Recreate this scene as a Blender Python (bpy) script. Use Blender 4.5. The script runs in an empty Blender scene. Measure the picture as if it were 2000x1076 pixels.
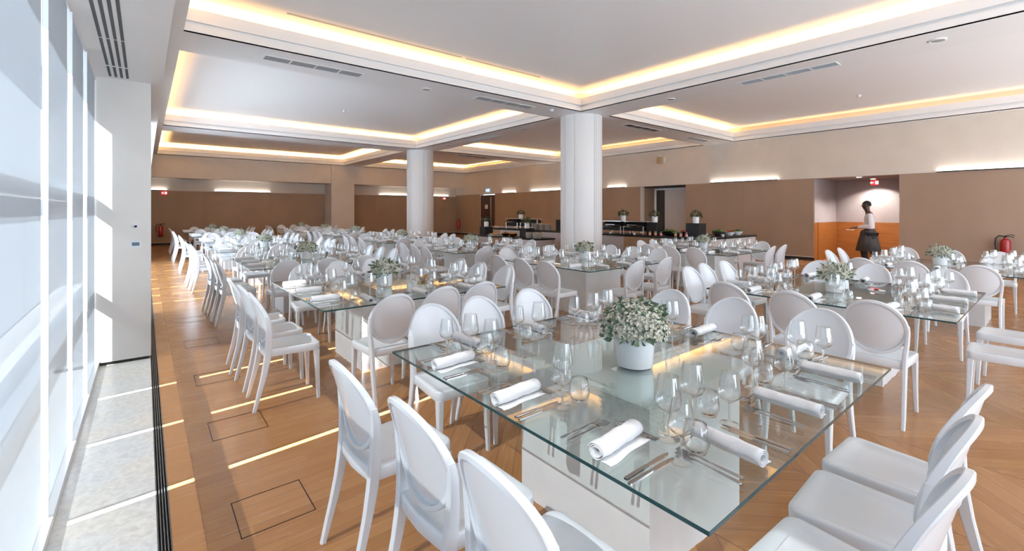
import bpy, bmesh, math, random
from mathutils import Vector, Matrix
PI = math.pi
random.seed(7)
sc = bpy.context.scene
COL = sc.collection

# ------------------------------------------------------------------ camera
TH = math.radians(39.17)
cam_d = bpy.data.cameras.new('camera')
cam_d.sensor_width = 36.0
cam_d.lens = 36.0 * 880 / 2000
cam_d.shift_y = -127 / 2000
cam_d.clip_start = 0.02
cam = bpy.data.objects.new('camera', cam_d)
cam.location = (0, 0, 1.55)
cam.rotation_euler = (PI / 2, 0, -TH)
COL.objects.link(cam)
sc.camera = cam
# ------------------------------------------------------------------ view, world, sun, big lights
sc.view_settings.view_transform = 'Standard'
sc.view_settings.look = 'None'
sc.view_settings.gamma = 1
sc.view_settings.exposure = 0.42
sc.cycles.max_bounces = 8
sc.cycles.diffuse_bounces = 4
sc.cycles.glossy_bounces = 3
sc.cycles.transmission_bounces = 4
sc.cycles.transparent_max_bounces = 40
sc.cycles.caustics_reflective = False
sc.cycles.caustics_refractive = False
sc.cycles.sample_clamp_indirect = 4
w = bpy.data.worlds.new('sky'); sc.world = w; w.use_nodes = True
w.node_tree.nodes['Background'].inputs[0].default_value = (0.72, 0.85, 1.0, 1)
w.node_tree.nodes['Background'].inputs[1].default_value = 1.7

def light(name, kind, loc, energy, color, **k):
    d = bpy.data.lights.new(name, kind)
    d.energy = energy; d.color = color
    for a, b in k.items():
        if a not in ('aim',): setattr(d, a, b)
    o = bpy.data.objects.new(name, d); o.location = loc
    if 'aim' in k: o.rotation_euler = Vector(k['aim']).to_track_quat('-Z', 'Y').to_euler()
    COL.objects.link(o); return o
SUN = (1.0, 0.10, -0.96)
light('sun', 'SUN', (-8, 0, 9), 60, (1, 0.97, 0.93), angle=math.radians(0.4), aim=SUN)
# added fill light behind the camera, shining through an invented window wall
FRONTLIGHT = light('front_fill', 'AREA', (8.0, -4.6, 1.3), 520, (0.84, 0.92, 1.0), shape='RECTANGLE', size=15.0, size_y=3.6)
FRONTLIGHT.rotation_euler = Vector((0, 1, .10)).to_track_quat('-Z', 'Y').to_euler()
COVE_W = 13.0           # watts per metre of cove strip
COVE_COL = (1.0, 0.53, 0.17)

# ------------------------------------------------------------------ helpers
class MB:
    def __init__(s): s.v = []; s.f = []; s.m = []
    def add(s, vs, fs, mi=0):
        n = len(s.v); s.v += [tuple(v) for v in vs]
        for f in fs: s.f.append(tuple(n + i for i in f)); s.m.append(mi)
    def box(s, x0, x1, y0, y1, z0, z1, mi=0):
        s.add([(x0,y0,z0),(x1,y0,z0),(x1,y1,z0),(x0,y1,z0),(x0,y0,z1),(x1,y0,z1),(x1,y1,z1),(x0,y1,z1)],
              [(0,3,2,1),(4,5,6,7),(0,1,5,4),(1,2,6,5),(2,3,7,6),(3,0,4,7)], mi)
    def loops(s, ls, cap=(True, True), closed=True, mi=0):
        k = len(ls[0]); vs = [p for l in ls for p in l]; fs = []
        for i in range(len(ls) - 1):
            for j in range(k if closed else k - 1):
                a = i*k + j; b = i*k + (j+1) % k
                fs.append((a, b, b + k, a + k))
        if cap[0]: fs.append(tuple(range(k))[::-1])
        if cap[1]: fs.append(tuple((len(ls)-1)*k + j for j in range(k)))
        s.add(vs, fs, mi)
    def lathe(s, prof, n=24, c=(0,0,0), mi=0):
        """prof: list of (r,z); closed around the axis"""
        vs = []; fs = []; rows = []
        for r, z in prof:
            if r < 1e-6: rows.append([len(vs)]); vs.append((c[0], c[1], c[2] + z))
            else:
                rows.append(list(range(len(vs), len(vs) + n)))
                vs += [(c[0] + r*math.cos(2*PI*i/n), c[1] + r*math.sin(2*PI*i/n), c[2] + z) for i in range(n)]
        for a, b in zip(rows, rows[1:]):
            if len(a) == 1 and len(b) == 1: continue
            for i in range(n):
                j = (i+1) % n
                if len(a) == 1: fs.append((a[0], b[j], b[i]))
                elif len(b) == 1: fs.append((a[i], a[j], b[0]))
                else: fs.append((a[i], a[j], b[j], b[i]))
        s.add(vs, fs, mi)
    def tube(s, pts, r, n=8, mi=0, cap=True):
        pts = [Vector(p) for p in pts]; ls = []
        rs = r if isinstance(r, (list, tuple)) else [r]*len(pts)
        up = None
        for i, p in enumerate(pts):
            t = (pts[min(i+1, len(pts)-1)] - pts[max(i-1, 0)]).normalized()
            if up is None: up = Vector((0,0,1)) if abs(t.z) < .9 else Vector((1,0,0))
            a = t.cross(up).normalized(); b = a.cross(t).normalized(); up = b
            ls.append([p + (a*math.cos(2*PI*k/n) + b*math.sin(2*PI*k/n))*rs[i] for k in range(n)])
        s.loops(ls, (cap, cap), mi=mi)
    def build(s, name, mats, parent=None, smooth=True, sharp=35):
        me = bpy.data.meshes.new(name); me.from_pydata(s.v, [], s.f)
        if not isinstance(mats, (list, tuple)): mats = [mats]
        for m in mats: me.materials.append(m)
        if len(mats) > 1: me.polygons.foreach_set('material_index', s.m)
        bm = bmesh.new(); bm.from_mesh(me)
        bmesh.ops.recalc_face_normals(bm, faces=bm.faces)
        if smooth:
            for f in bm.faces: f.smooth = True
            lim = math.radians(sharp)
            for e in bm.edges:
                if len(e.link_faces) == 2 and e.calc_face_angle(0) > lim: e.smooth = False
        bm.to_mesh(me); bm.free(); me.update()
        o = bpy.data.objects.new(name, me); COL.objects.link(o)
        if parent is not None: o.parent = parent
        return o

def tag(o, label, cat, group=None, kind=None):
    if label: o['label'] = label
    if cat: o['category'] = cat
    if group: o['group'] = group
    if kind: o['kind'] = kind
    return o
def struct(o): o['kind'] = 'structure'; return o
def thing(name, label, cat, loc=(0,0,0), rz=0, group=None):
    o = bpy.data.objects.new(name, None); o.empty_display_size = .1
    o.location = loc; o.rotation_euler = (0, 0, rz); COL.objects.link(o)
    return tag(o, label, cat, group)
kids = {}
def dup(root, loc, rz, label=None, group=None):
    def cp(o, par):
        c = o.copy(); COL.objects.link(c)
        if par is not None: c.parent = par
        for ch in kids_of(o): cp(ch, c)
        return c
    r = cp(root, None); r.location = loc; r.rotation_euler = (0, 0, rz)
    if label: r['label'] = label
    if group: r['group'] = group
    return r
_kc = {}
def kids_of(o):
    if o.name not in _kc: _kc[o.name] = list(o.children)
    return _kc[o.name]
class Stock:
    """first call places the prototype itself, later calls place copies"""
    def __init__(s, make): s.make = make; s.p = None
    def put(s, loc, rz, label, group=None):
        if s.p is None:
            s.p = s.make(); s.tree(s.p); s.p.location = loc; s.p.rotation_euler = (0,0,rz)
            s.p['label'] = label
            if group: s.p['group'] = group
            return s.p
        return dup(s.p, loc, rz, label, group)
    def tree(s, o):
        for c in kids_of(o): s.tree(c)

# ------------------------------------------------------------------ materials
def mat(name, col, rough=.5, metal=0, spec=.5, **k):
    m = bpy.data.materials.new(name); m.use_nodes = True
    b = m.node_tree.nodes['Principled BSDF']
    b.inputs['Base Color'].default_value = (*col, 1); b.inputs['Roughness'].default_value = rough
    b.inputs['Metallic'].default_value = metal; b.inputs['Specular IOR Level'].default_value = spec
    for a, v in k.items(): b.inputs[a].default_value = v
    return m
def nz(m, scale, c0, c1, bump=0, detail=4, stretch=(1,1,1), coord='Object', rough=None):
    """noise variation of the base colour and optional bump"""
    t = m.node_tree; N = t.nodes; L = t.links; b = N['Principled BSDF']
    tc = N.new('ShaderNodeTexCoord'); mp = N.new('ShaderNodeMapping'); mp.inputs['Scale'].default_value = stretch
    n = N.new('ShaderNodeTexNoise'); n.inputs['Scale'].default_value = scale; n.inputs['Detail'].default_value = detail
    r = N.new('ShaderNodeValToRGB'); r.color_ramp.elements[0].color = (*c0, 1); r.color_ramp.elements[1].color = (*c1, 1)
    r.color_ramp.elements[0].position = .3; r.color_ramp.elements[1].position = .7
    L.new(tc.outputs[coord], mp.inputs[0]); L.new(mp.outputs[0], n.inputs['Vector']); L.new(n.outputs[0], r.inputs[0])
    L.new(r.outputs[0], b.inputs['Base Color'])
    if bump:
        bp = N.new('ShaderNodeBump'); bp.inputs['Strength'].default_value = bump; bp.inputs['Distance'].default_value = .01
        L.new(n.outputs[0], bp.inputs['Height']); L.new(bp.outputs[0], b.inputs['Normal'])
    return m
def emis(name, col, s):
    m = bpy.data.materials.new(name); m.use_nodes = True; t = m.node_tree; t.nodes.clear()
    e = t.nodes.new('ShaderNodeEmission'); e.inputs[0].default_value = (*col, 1); e.inputs[1].default_value = s
    o = t.nodes.new('ShaderNodeOutputMaterial'); t.links.new(e.outputs[0], o.inputs[0]); return m
def thin_glass(name, tint, ior=1.5, rough=0.0, gain=1.0, base=0.0, edge=1.0):
    """clear glass wall: straight-through transmission plus Fresnel reflection on each face"""
    m = bpy.data.materials.new(name); m.use_nodes = True; t = m.node_tree; t.nodes.clear(); N = t.nodes; L = t.links
    tr = N.new('ShaderNodeBsdfTransparent'); tr.inputs[0].default_value = (*tint, 1)
    gl = N.new('ShaderNodeBsdfGlossy'); gl.inputs['Roughness'].default_value = rough; gl.inputs[0].default_value = (1,1,1,1)
    fr = N.new('ShaderNodeFresnel'); fr.inputs['IOR'].default_value = ior
    geo = N.new('ShaderNodeNewGeometry')
    mx0 = N.new('ShaderNodeMix'); mx0.data_type = 'FLOAT'
    mx0.inputs[2].default_value = ior; mx0.inputs[3].default_value = 1.0 / ior
    # same reflectance when leaving the glass: a pane has the same Fresnel on both sides
    fl = N.new('ShaderNodeMath'); fl.operation = 'MULTIPLY_ADD'; fl.inputs[1].default_value = gain; fl.inputs[2].default_value = base
    fl.use_clamp = True
    vm = N.new('ShaderNodeLayerWeight'); vm.inputs[0].default_value = 0.0
    # Schlick curve from the facing value works on front and back faces alike
    inv = N.new('ShaderNodeMath'); inv.operation = 'POWER'; inv.inputs[1].default_value = 4.0
    lw = N.new('ShaderNodeLayerWeight'); lw.inputs[0].default_value = 0.5
    L.new(lw.outputs['Facing'], inv.inputs[0])
    pw = N.new('ShaderNodeMath'); pw.operation = 'POWER'; pw.inputs[1].default_value = 1.7; L.new(lw.outputs['Facing'], pw.inputs[0])
    tm = N.new('ShaderNodeMix'); tm.data_type = 'RGBA'; tm.inputs[6].default_value = (*tint, 1); tm.inputs[7].default_value = (tint[0]*edge, tint[1]*edge, tint[2]*edge, 1)
    L.new(pw.outputs[0], tm.inputs[0]); L.new(tm.outputs[2], tr.inputs[0])
    f0 = ((ior - 1) / (ior + 1)) ** 2
    ma = N.new('ShaderNodeMath'); ma.operation = 'MULTIPLY_ADD'; ma.inputs[1].default_value = 1 - f0; ma.inputs[2].default_value = f0
    L.new(inv.outputs[0], ma.inputs[0]); L.new(ma.outputs[0], fl.inputs[0])
    for n in (fr, geo, mx0, vm): N.remove(n)
    mx = N.new('ShaderNodeMixShader'); L.new(fl.outputs[0], mx.inputs[0]); L.new(tr.outputs[0], mx.inputs[1]); L.new(gl.outputs[0], mx.inputs[2])
    o = N.new('ShaderNodeOutputMaterial'); L.new(mx.outputs[0], o.inputs[0]); return m

M = {}
M['wall'] = nz(mat('painted_wall', (.70,.68,.65), .6), 3, (.68,.66,.63), (.72,.70,.67))
M['cream'] = nz(mat('cream_wall', (.66,.60,.53), .6), 2, (.64,.58,.51), (.68,.62,.55))
M['ceil'] = mat('ceiling_paint', (.88,.88,.88), .45, spec=.35)
M['trimw'] = mat('white_moulding', (.86,.86,.86), .4)
M['taupe'] = nz(mat('taupe_wall_fabric', (.33,.24,.18), .8, spec=.2), 1.1, (.31,.225,.17), (.35,.26,.20), stretch=(1,1,.4))
M['mauve'] = nz(mat('grey_plaster', (.36,.31,.30), .7), 1.5, (.34,.29,.28), (.38,.33,.32))
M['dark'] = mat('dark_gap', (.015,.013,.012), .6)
M['black'] = mat('black_laminate', (.012,.012,.014), .5, spec=.25)
M['white'] = mat('white_plastic', (.74,.77,.81), .22, spec=.5)
M['ceramic'] = mat('white_ceramic', (.78,.79,.80), .18)
M['boxw'] = nz(mat('white_fabric_cover', (.76,.77,.78), .35), 5, (.74,.75,.76), (.79,.80,.81), bump=.12)
M['napkin'] = nz(mat('white_napkin_linen', (.82,.82,.83), .85, spec=.2), 40, (.80,.80,.81), (.85,.85,.86), bump=.25)
M['steel'] = mat('polished_steel', (.34,.34,.34), .2, metal=1)
M['chrome'] = mat('brushed_chrome', (.62,.62,.63), .28, metal=1)
M['grille'] = mat('dark_slot', (.02,.03,.04), .5)
M['grillem'] = mat('grey_metal_grille', (.16,.18,.20), .35, metal=.8)
M['glass'] = thin_glass('clear_glass', (.975,.98,.98), 1.5, gain=1.35, base=.02, edge=.86)
M['solidglass'] = mat('solid_glass', (.97,.99,.99), .0, **{'Transmission Weight': 1.0, 'IOR': 1.5})
M['top'] = thin_glass('table_glass', (.90,.955,.945), 1.5, gain=.9)
M['edge'] = mat('green_glass_edge', (.006,.045,.05), .15)
M['leaf'] = nz(mat('grey_green_leaf', (.10,.16,.10), .5), 18, (.05,.10,.06), (.22,.30,.20))
M['leafd'] = nz(mat('dark_green_leaf', (.04,.06,.03), .8, spec=.2), 18, (.015,.03,.012), (.10,.11,.05))
M['bloom'] = nz(mat('cream_blossom', (.62,.60,.48), .7), 60, (.60,.58,.44), (.86,.85,.78))
M['wainscot'] = nz(mat('orange_wood_panel', (.30,.10,.02), .35), 3, (.27,.085,.016), (.35,.125,.03), stretch=(1,.6,8))
M['darkdoor'] = nz(mat('dark_brown_door', (.03,.014,.009), .4), 3, (.025,.012,.008), (.05,.02,.012), stretch=(1,1,.2))
M['red'] = mat('red_enamel', (.32,.012,.015), .25)
M['signred'] = emis('lit_red_sign', (.9,.04,.05), 1.2)
M['signwhite'] = emis('lit_white_sign', (1,.95,.92), 1.6)
M['signblue'] = emis('lit_blue_sign', (.25,.45,.65), 1.0)
M['strip'] = emis('lit_linear_lamp', (1,.93,.84), 18)
M['coveled'] = emis('warm_led', COVE_COL, 3)
M['down'] = emis('lit_downlight', (1,.95,.88), 10)
M['skin'] = mat('dark_skin', (.045,.018,.012), .45)
M['hair'] = mat('black_hair', (.006,.005,.005), .8)
M['shirt'] = nz(mat('white_shirt', (.72,.68,.70), .8), 8, (.68,.64,.66), (.76,.72,.74), bump=.2)
M['apron'] = nz(mat('charcoal_apron', (.045,.04,.042), .8), 8, (.04,.035,.037), (.055,.05,.05), bump=.2)
M['trouser'] = mat('black_trousers', (.008,.008,.009), .7)
M['buffw'] = mat('white_counter_panel', (.52,.47,.46), .5)
M['buffb'] = nz(mat('tan_counter_panel', (.34,.22,.13), .5), 2, (.30,.19,.11), (.38,.25,.15), stretch=(1,1,.3))
M['bread'] = nz(mat('golden_bread', (.55,.30,.12), .7), 20, (.40,.18,.06), (.66,.42,.2), bump=.4)
M['juice_o'] = mat('orange_juice', (.75,.22,.03), .2)
M['juice_r'] = mat('red_juice', (.65,.05,.03), .2)
M['amber'] = mat('amber_glass', (.55,.28,.07), .15)
M['salad'] = nz(mat('salad_greens', (.06,.12,.03), .6), 25, (.03,.07,.015), (.16,.22,.05), bump=.6)
M['berry'] = nz(mat('red_fruit', (.30,.03,.03), .4), 25, (.15,.01,.02), (.45,.07,.04), bump=.5)
M['copper'] = mat('copper', (.70,.33,.15), .25, metal=1)
M['lcd'] = mat('grey_display', (.10,.17,.20), .2)
M['plate'] = mat('stoneware_plate', (.60,.56,.50), .3)

def marble():
    m = mat('grey_beige_marble', (.5,.48,.45), .28); t = m.node_tree; N = t.nodes; L = t.links; b = N['Principled BSDF']
    tc = N.new('ShaderNodeTexCoord')
    n1 = N.new('ShaderNodeTexNoise'); n1.inputs['Scale'].default_value = 26; n1.inputs['Detail'].default_value = 8; n1.inputs['Distortion'].default_value = .8
    n2 = N.new('ShaderNodeTexNoise'); n2.inputs['Scale'].default_value = 2.2; n2.inputs['Detail'].default_value = 3
    r = N.new('ShaderNodeValToRGB'); e = r.color_ramp.elements
    e[0].position = .30; e[0].color = (.60,.60,.59, 1); e[1].position = .62; e[1].color = (.76,.76,.74, 1)
    r2 = N.new('ShaderNodeValToRGB'); e = r2.color_ramp.elements
    e[0].position = .35; e[0].color = (.93,.96,1.0, 1); e[1].position = .65; e[1].color = (1.0,.97,.92, 1)
    mx = N.new('ShaderNodeMix'); mx.data_type = 'RGBA'; mx.blend_type = 'MULTIPLY'; mx.inputs[0].default_value = 1
    for n in (n1, n2): L.new(tc.outputs['Object'], n.inputs['Vector'])
    L.new(n1.outputs[0], r.inputs[0]); L.new(n2.outputs[0], r2.inputs[0])
    L.new(r.outputs[0], mx.inputs[6]); L.new(r2.outputs[0], mx.inputs[7]); L.new(mx.outputs[2], b.inputs['Base Color'])
    return m
M['marble'] = marble()

def parquet():
    m = mat('oak_parquet', (.42,.2,.08), .22); t = m.node_tree; N = t.nodes; L = t.links; b = N['Principled BSDF']
    def val(x):
        return x
    def op(o, a, c=None, d=None):
        n = N.new('ShaderNodeMath'); n.operation = o
        for i, q in enumerate((a, c, d)):
            if q is None: continue
            if isinstance(q, (int, float)): n.inputs[i].default_value = q
            else: L.new(q, n.inputs[i])
        return n.outputs[0]
    tc = N.new('ShaderNodeTexCoord'); sp = N.new('ShaderNodeSeparateXYZ'); L.new(tc.outputs['Object'], sp.inputs[0])
    X, Y = sp.outputs[0], sp.outputs[1]
    X0 = 1.22
    # zone A: boards across (along X), 9 cm wide.  zone B: herringbone chevrons, bands 0.62 m
    W = .90
    xb = op('SUBTRACT', X, X0)
    band = op('FLOOR', op('DIVIDE', xb, W))
    u = op('SUBTRACT', xb, op('MULTIPLY', band, W))
    par = op('FLOORED_MODULO', band, 2)
    sgn = op('SUBTRACT', op('MULTIPLY', par, 2), 1)
    dg = op('ADD', Y, op('MULTIPLY', sgn, u))
    dgs = op('DIVIDE', dg, .16)
    ida = op('FLOOR', op('DIVIDE', Y, .09))
    idb = op('FLOOR', dgs)
    fa = op('FRACT', op('DIVIDE', Y, .09)); fb = op('FRACT', dgs)
    inB = op('GREATER_THAN', X, X0)
    inC = op('LESS_THAN', X, .225)        # border board running lengthwise
    def mixf(f, a, c):
        n = N.new('ShaderNodeMix'); n.data_type = 'FLOAT'
        for i, q in ((0, f), (2, a), (3, c)):
            if isinstance(q, (int, float)): n.inputs[i].default_value = q
            else: L.new(q, n.inputs[i])
        return n.outputs[0]
    xseg = op('FLOOR', op('DIVIDE', op('ADD', X, op('MULTIPLY', ida, .37)), 1.3))
    pid = mixf(inB, op('ADD', ida, op('MULTIPLY', xseg, 17.3)), op('ADD', op('MULTIPLY', band, 31.7), idb))
    pid = mixf(inC, pid, 5.0)
    fr = mixf(inB, fa, fb)
    eu = op('DIVIDE', u, W)
    # joint lines
    ea = op('LESS_THAN', op('MINIMUM', fr, op('SUBTRACT', 1, fr)), .014)
    eb = op('MULTIPLY', inB, op('LESS_THAN', op('MINIMUM', eu, op('SUBTRACT', 1, eu)), .004))
    line = op('MAXIMUM', ea, eb)
    line = mixf(inC, line, op('GREATER_THAN', X, .223))
    wn = N.new('ShaderNodeTexWhiteNoise'); wn.noise_dimensions = '1D'; L.new(pid, wn.inputs['W'])
    # grain along the board: rotate coordinates
    ga = op('MULTIPLY', Y, 60)
    gx = mixf(inB, op('MULTIPLY', X, 3), op('MULTIPLY', op('SUBTRACT', Y, op('MULTIPLY', sgn, u)), 2.2))
    gy = mixf(inB, ga, op('MULTIPLY', dg, 42))
    cb = N.new('ShaderNodeCombineXYZ'); L.new(gx, cb.inputs[0]); L.new(gy, cb.inputs[1]); L.new(pid, cb.inputs[2])
    n1 = N.new('ShaderNodeTexNoise'); n1.inputs['Scale'].default_value = 1; n1.inputs['Detail'].default_value = 5; L.new(cb.outputs[0], n1.inputs['Vector'])
    tone = op('ADD', op('ADD', .12, op('MULTIPLY', wn.outputs['Value'], .36)), op('MULTIPLY', n1.outputs[0], .5))
    r = N.new('ShaderNodeValToRGB'); e = r.color_ramp.elements
    e[0].position = .12; e[0].color = (.28,.120,.038, 1); e[1].position = .92; e[1].color = (.43,.215,.085, 1)
    e2 = e.new(.5); e2.color = (.35,.160,.056, 1)
    L.new(tone, r.inputs[0])
    mx = N.new('ShaderNodeMix'); mx.data_type = 'RGBA'; L.new(op('MULTIPLY', line, .65), mx.inputs[0]); L.new(r.outputs[0], mx.inputs[6]); mx.inputs[7].default_value = (.08,.03,.012,1)
    L.new(mx.outputs[2], b.inputs['Base Color'])
    ro = op('ADD', .17, op('MULTIPLY', n1.outputs[0], .16)); L.new(ro, b.inputs['Roughness'])
    return m
M['floor'] = parquet()

def blind(name='translucent_blind_fabric', T=.020, openness=.185):
    m = bpy.data.materials.new(name); m.use_nodes = True; t = m.node_tree; t.nodes.clear(); N = t.nodes; L = t.links
    d = N.new('ShaderNodeBsdfDiffuse'); d.inputs[0].default_value = (.50,.56,.62,1)
    tr = N.new('ShaderNodeBsdfTranslucent'); tr.inputs[0].default_value = (.78,.86,.95,1)
    mx = N.new('ShaderNodeMixShader'); mx.inputs[0].default_value = T
    tp = N.new('ShaderNodeBsdfTransparent'); tp.inputs[0].default_value = (.95,.98,1,1)     # open weave
    m2 = N.new('ShaderNodeMixShader'); m2.inputs[0].default_value = openness
    o = N.new('ShaderNodeOutputMaterial'); L.new(d.outputs[0], mx.inputs[1]); L.new(tr.outputs[0], mx.inputs[2])
    L.new(mx.outputs[0], m2.inputs[1]); L.new(tp.outputs[0], m2.inputs[2]); L.new(m2.outputs[0], o.inputs[0]); return m
M['blind'] = blind()
M['sheer'] = blind('sheer_blind_fabric', .7, .15)

# ================================================================== ROOM
ZB, ZC = 3.94, 4.42            # beam underside, coffer ceiling
XW, YW = 16.0, 24.4            # right wall, upper back wall
Y0 = -3.0
GL = -.385                     # blind plane
def boxobj(name, m, *b, parent=None, smooth=False):
    q = MB(); q.box(*b); return q.build(name, m, parent, smooth=False)
fl = MB(); fl.box(.10, 18.4, Y0, 26.2, -.2, 0)
struct(fl.build('floor', M['floor'], smooth=False))
sl = MB(); sl.box(-.62, .045, Y0, 26.2, -.2, 0)
struct(sl.build('trim_1', M['marble'], smooth=False))          # marble sill strip along the window
tb = MB(); tb.box(.045, .10, Y0, 26.2, -.2, -.03)
struct(tb.build('trim_2', M['dark'], smooth=False))            # trench under the floor grille
g = thing('floor_grille', 'long dark linear floor grille between marble sill and oak floor', 'grille', (.0725, 10, 0))
q = MB()
for i in range(5):
    x = -.0245 + i*.01225
    q.box(x - .0022, x + .0022, Y0 - 10, 14.4, -.03, -.001)
q.build('slats', M['grillem'], g, smooth=False)
q = MB(); q.box(-.0275, -.0262, Y0-10, 14.4, -.03, 0); q.box(.0262, .0275, Y0-10, 14.4, -.03, 0)
q.build('frame', M['black'], g, smooth=False)

# ceiling: beams' underside as strips, then a stepped cove ring per coffer, then the upper slab
coffers = [(.40, 8.2, -1.6, 7.42), (.40, 8.2, 8.35, 16.0), (.40, 8.2, 17.05, 24.25),
           (9.1, 15.88, -1.6, 7.30), (9.1, 15.88, 8.35, 16.0), (9.1, 15.88, 17.05, 24.25)]
q = MB()
xs = [-.62, .40, 8.2, 9.1, 15.88, 16.3]
for a, b_ in ((-.62, .40), (8.2, 9.1), (15.88, 16.3)): q.box(a, b_, Y0 - .3, 26.3, ZB, ZB + .02)
for a, b_ in ((.40, 8.2), (9.1, 15.88)):
    for c, d in ((Y0 - .3, -1.6), (7.42 if a < 1 else 7.30, 8.35), (16.0, 17.05), (24.25, 26.3)):
        q.box(a, b_, c, d, ZB, ZB + .02)
struct(q.build('ceiling', M['trimw'], smooth=False))
q = MB(); q.box(-.7, 16.4, Y0 - .3, 26.3, ZC, ZC + .1)
struct(q.build('ceiling', M['ceil'], smooth=False))
prof = [(0, ZB), (0, 4.06), (.035, 4.06), (.035, 4.10), (-.01, 4.10), (-.01, 4.27), (.025, 4.27), (.025, 4.20), (.26, 4.20), (.26, ZC)]
for i, (x0, x1, y0, y1) in enumerate(coffers):
    q = MB(); ls = []
    for o_, z in prof: ls.append([(x0-o_, y0-o_, z), (x1+o_, y0-o_, z), (x1+o_, y1+o_, z), (x0-o_, y1+o_, z)])
    q.loops(ls, (False, False))
    struct(q.build('trim_%d' % (i+10), M['trimw'], smooth=False))
    # warm led strips lying in the cove, above the lip
    for (cx, cy, ln, ax) in (((x0+x1)/2, y0-.13, x1-x0, 0), ((x0+x1)/2, y1+.13, x1-x0, 0), (x0-.13, (y0+y1)/2, y1-y0, 1), (x1+.13, (y0+y1)/2, y1-y0, 1)):
        t = thing('cove_light', 'warm strip light hidden in the %s of the %s ceiling coffer' % (
            {0: 'near edge' if cy < y0 else 'far edge', 1: 'window-side edge' if cx < x0 else 'wall-side edge'}[ax],
            ['front left', 'middle left', 'rear left', 'front right', 'middle right', 'rear right'][i]), 'cove light', (cx, cy, 4.20), 0, 'strip lights in the ceiling coves')
        s = MB()
        h = ln/2
        if ax == 0: s.box(-h, h, -.02, .02, 0, .012)
        else: s.box(-.02, .02, -h, h, 0, .012)
        s.build('housing', M['white'], t, smooth=False)
        f = (.42, .48, 2.2, .65, 1.1, 2.4)[i]
        if i == 0 and ax == 0 and cy > y0: f *= .8
        L_ = light('cove_lamp', 'AREA', (0, 0, .03), COVE_W*ln*f, COVE_COL, shape='RECTANGLE', size=ln if ax == 0 else .05, size_y=.05 if ax == 0 else ln)
        L_.rotation_euler = (PI, 0, 0); L_.parent = t

for (a, b_, yy, lb) in ((1.6, 4.6, 7.18, 'front left coffer, left part'), (4.7, 6.6, 7.18, 'front left coffer, towards the front column')):
    q = MB(); q.box(a, b_, yy-.05, yy-.045, ZC-.004, ZC); q.box(a, b_, yy-.02, yy-.015, ZC-.004, ZC)
    tag(q.build('linear_diffuser', M['grillem'], smooth=False), 'thin double-line air diffuser along far edge of ' + lb, 'air diffuser')
# walls
q = MB(); q.box(-.62, 16.3, Y0-.3, Y0, -.2, .25); q.box(-.62, 16.3, Y0-.3, Y0, 3.75, ZC); q.box(-.62, .3, Y0-.3, Y0, .25, 3.75); q.box(15.7, 16.3, Y0-.3, Y0, .25, 3.75)
struct(q.build('wall_front', M['wall'], smooth=False))
q = MB()
for k in range(1, 6): q.box(.3 + k*2.567 - .04, .3 + k*2.567 + .04, Y0-.2, Y0-.1, .25, 3.75)
q.box(.3, 15.7, Y0-.2, Y0-.1, 2.6, 2.68)
struct(q.build('window_3', M['trimw'], smooth=False))  # bars of an added, unseen window; its opening was made for the fill light
# right wall: cream upper wall over a recessed dark plinth, openings for the service door and the corridor
OP = [(2.86, 4.89), (9.13, 11.19), (21.2, 22.8)]
ys = [Y0]; 
for a, b_ in OP: ys += [a, b_]
ys.append(26.3)
q = MB()
q.box(XW, XW+.3, Y0, 26.3, 2.54, ZC)
for i in range(0, len(ys), 2): q.box(XW+.02, XW+.3, ys[i], ys[i+1], -.2, 2.54)
struct(q.build('wall_right', M['cream'], smooth=False))
for i in range(0, len(ys), 2):
    q = MB(); a, b_ = ys[i], ys[i+1]
    n = max(1, round((b_-a)/2.4)); 
    for k in range(n):
        q.box(XW-.03, XW+.02, a + (b_-a)*k/n + (.002 if k else 0), a + (b_-a)*(k+1)/n - (.002 if k < n-1 else 0), .10, 2.54)
    struct(q.build('trim_%d' % (20+i//2), M['taupe'], smooth=False))
    q = MB(); q.box(XW-.005, XW+.02, a, b_, 0, .10); struct(q.build('baseboard_right', M['dark'], smooth=False))
    q = MB(); q.box(XW-.034, XW-.03, a, b_, .10, .125); struct(q.build('baseboard_right', M['buffw'], smooth=False))
# back wall: upper cream bulkhead, deep recess with brown panels, pilaster between
YB = 25.5
q = MB(); q.box(-.62, XW, YW, YW+.25, 2.97, ZC); q.box(-.62, XW, YW+.25, YB+.3, 2.97, 3.1); q.box(-.62, XW, YB, YB+.3, 2.44, 3.0)
struct(q.build('wall_back', M['cream'], smooth=False))
q = MB()
for k in range(6): q.box(-.62 + k*2.77 + .002, -.62 + (k+1)*2.77 - .002, YB-.03, YB+.3, .10, 2.44)
struct(q.build('wall_back', M['taupe'], smooth=False))
q = MB(); q.box(-.62, XW, YB, YB+.3, 0, .1); struct(q.build('baseboard_back', M['dark'], smooth=False))
q = MB(); q.box(-.62, XW, YB-.034, YB-.03, .10, .125); struct(q.build('baseboard_back', M['buffw'], smooth=False))
q = MB(); q.box(7.60, 8.80, YW-.06, YB, 0, ZB+.02)
struct(q.build('wall_pilaster', M['cream'], smooth=False))
# window wall: soffit, pilaster, wall above
SZ = 2.88
q = MB(); q.box(-.62, .145, Y0, YW, SZ, ZB+.01); struct(q.build('ceiling', M['trimw'], smooth=False))
q = MB(); q.box(-.60, .05, 6.06, 8.7, .03, SZ); struct(q.build('wall_left', M['wall'], smooth=False))
q = MB(); q.box(-.60, .035, 6.075, 8.7, 0, .03); struct(q.build('shadow_gap_left', M['dark'], smooth=False))  # shadow gap under the pilaster, its shade put into the dark colour
q = MB(); q.box(-.60, -.36, 17.0, YB, 0, SZ); struct(q.build('wall_left', M['wall'], smooth=False))
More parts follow.
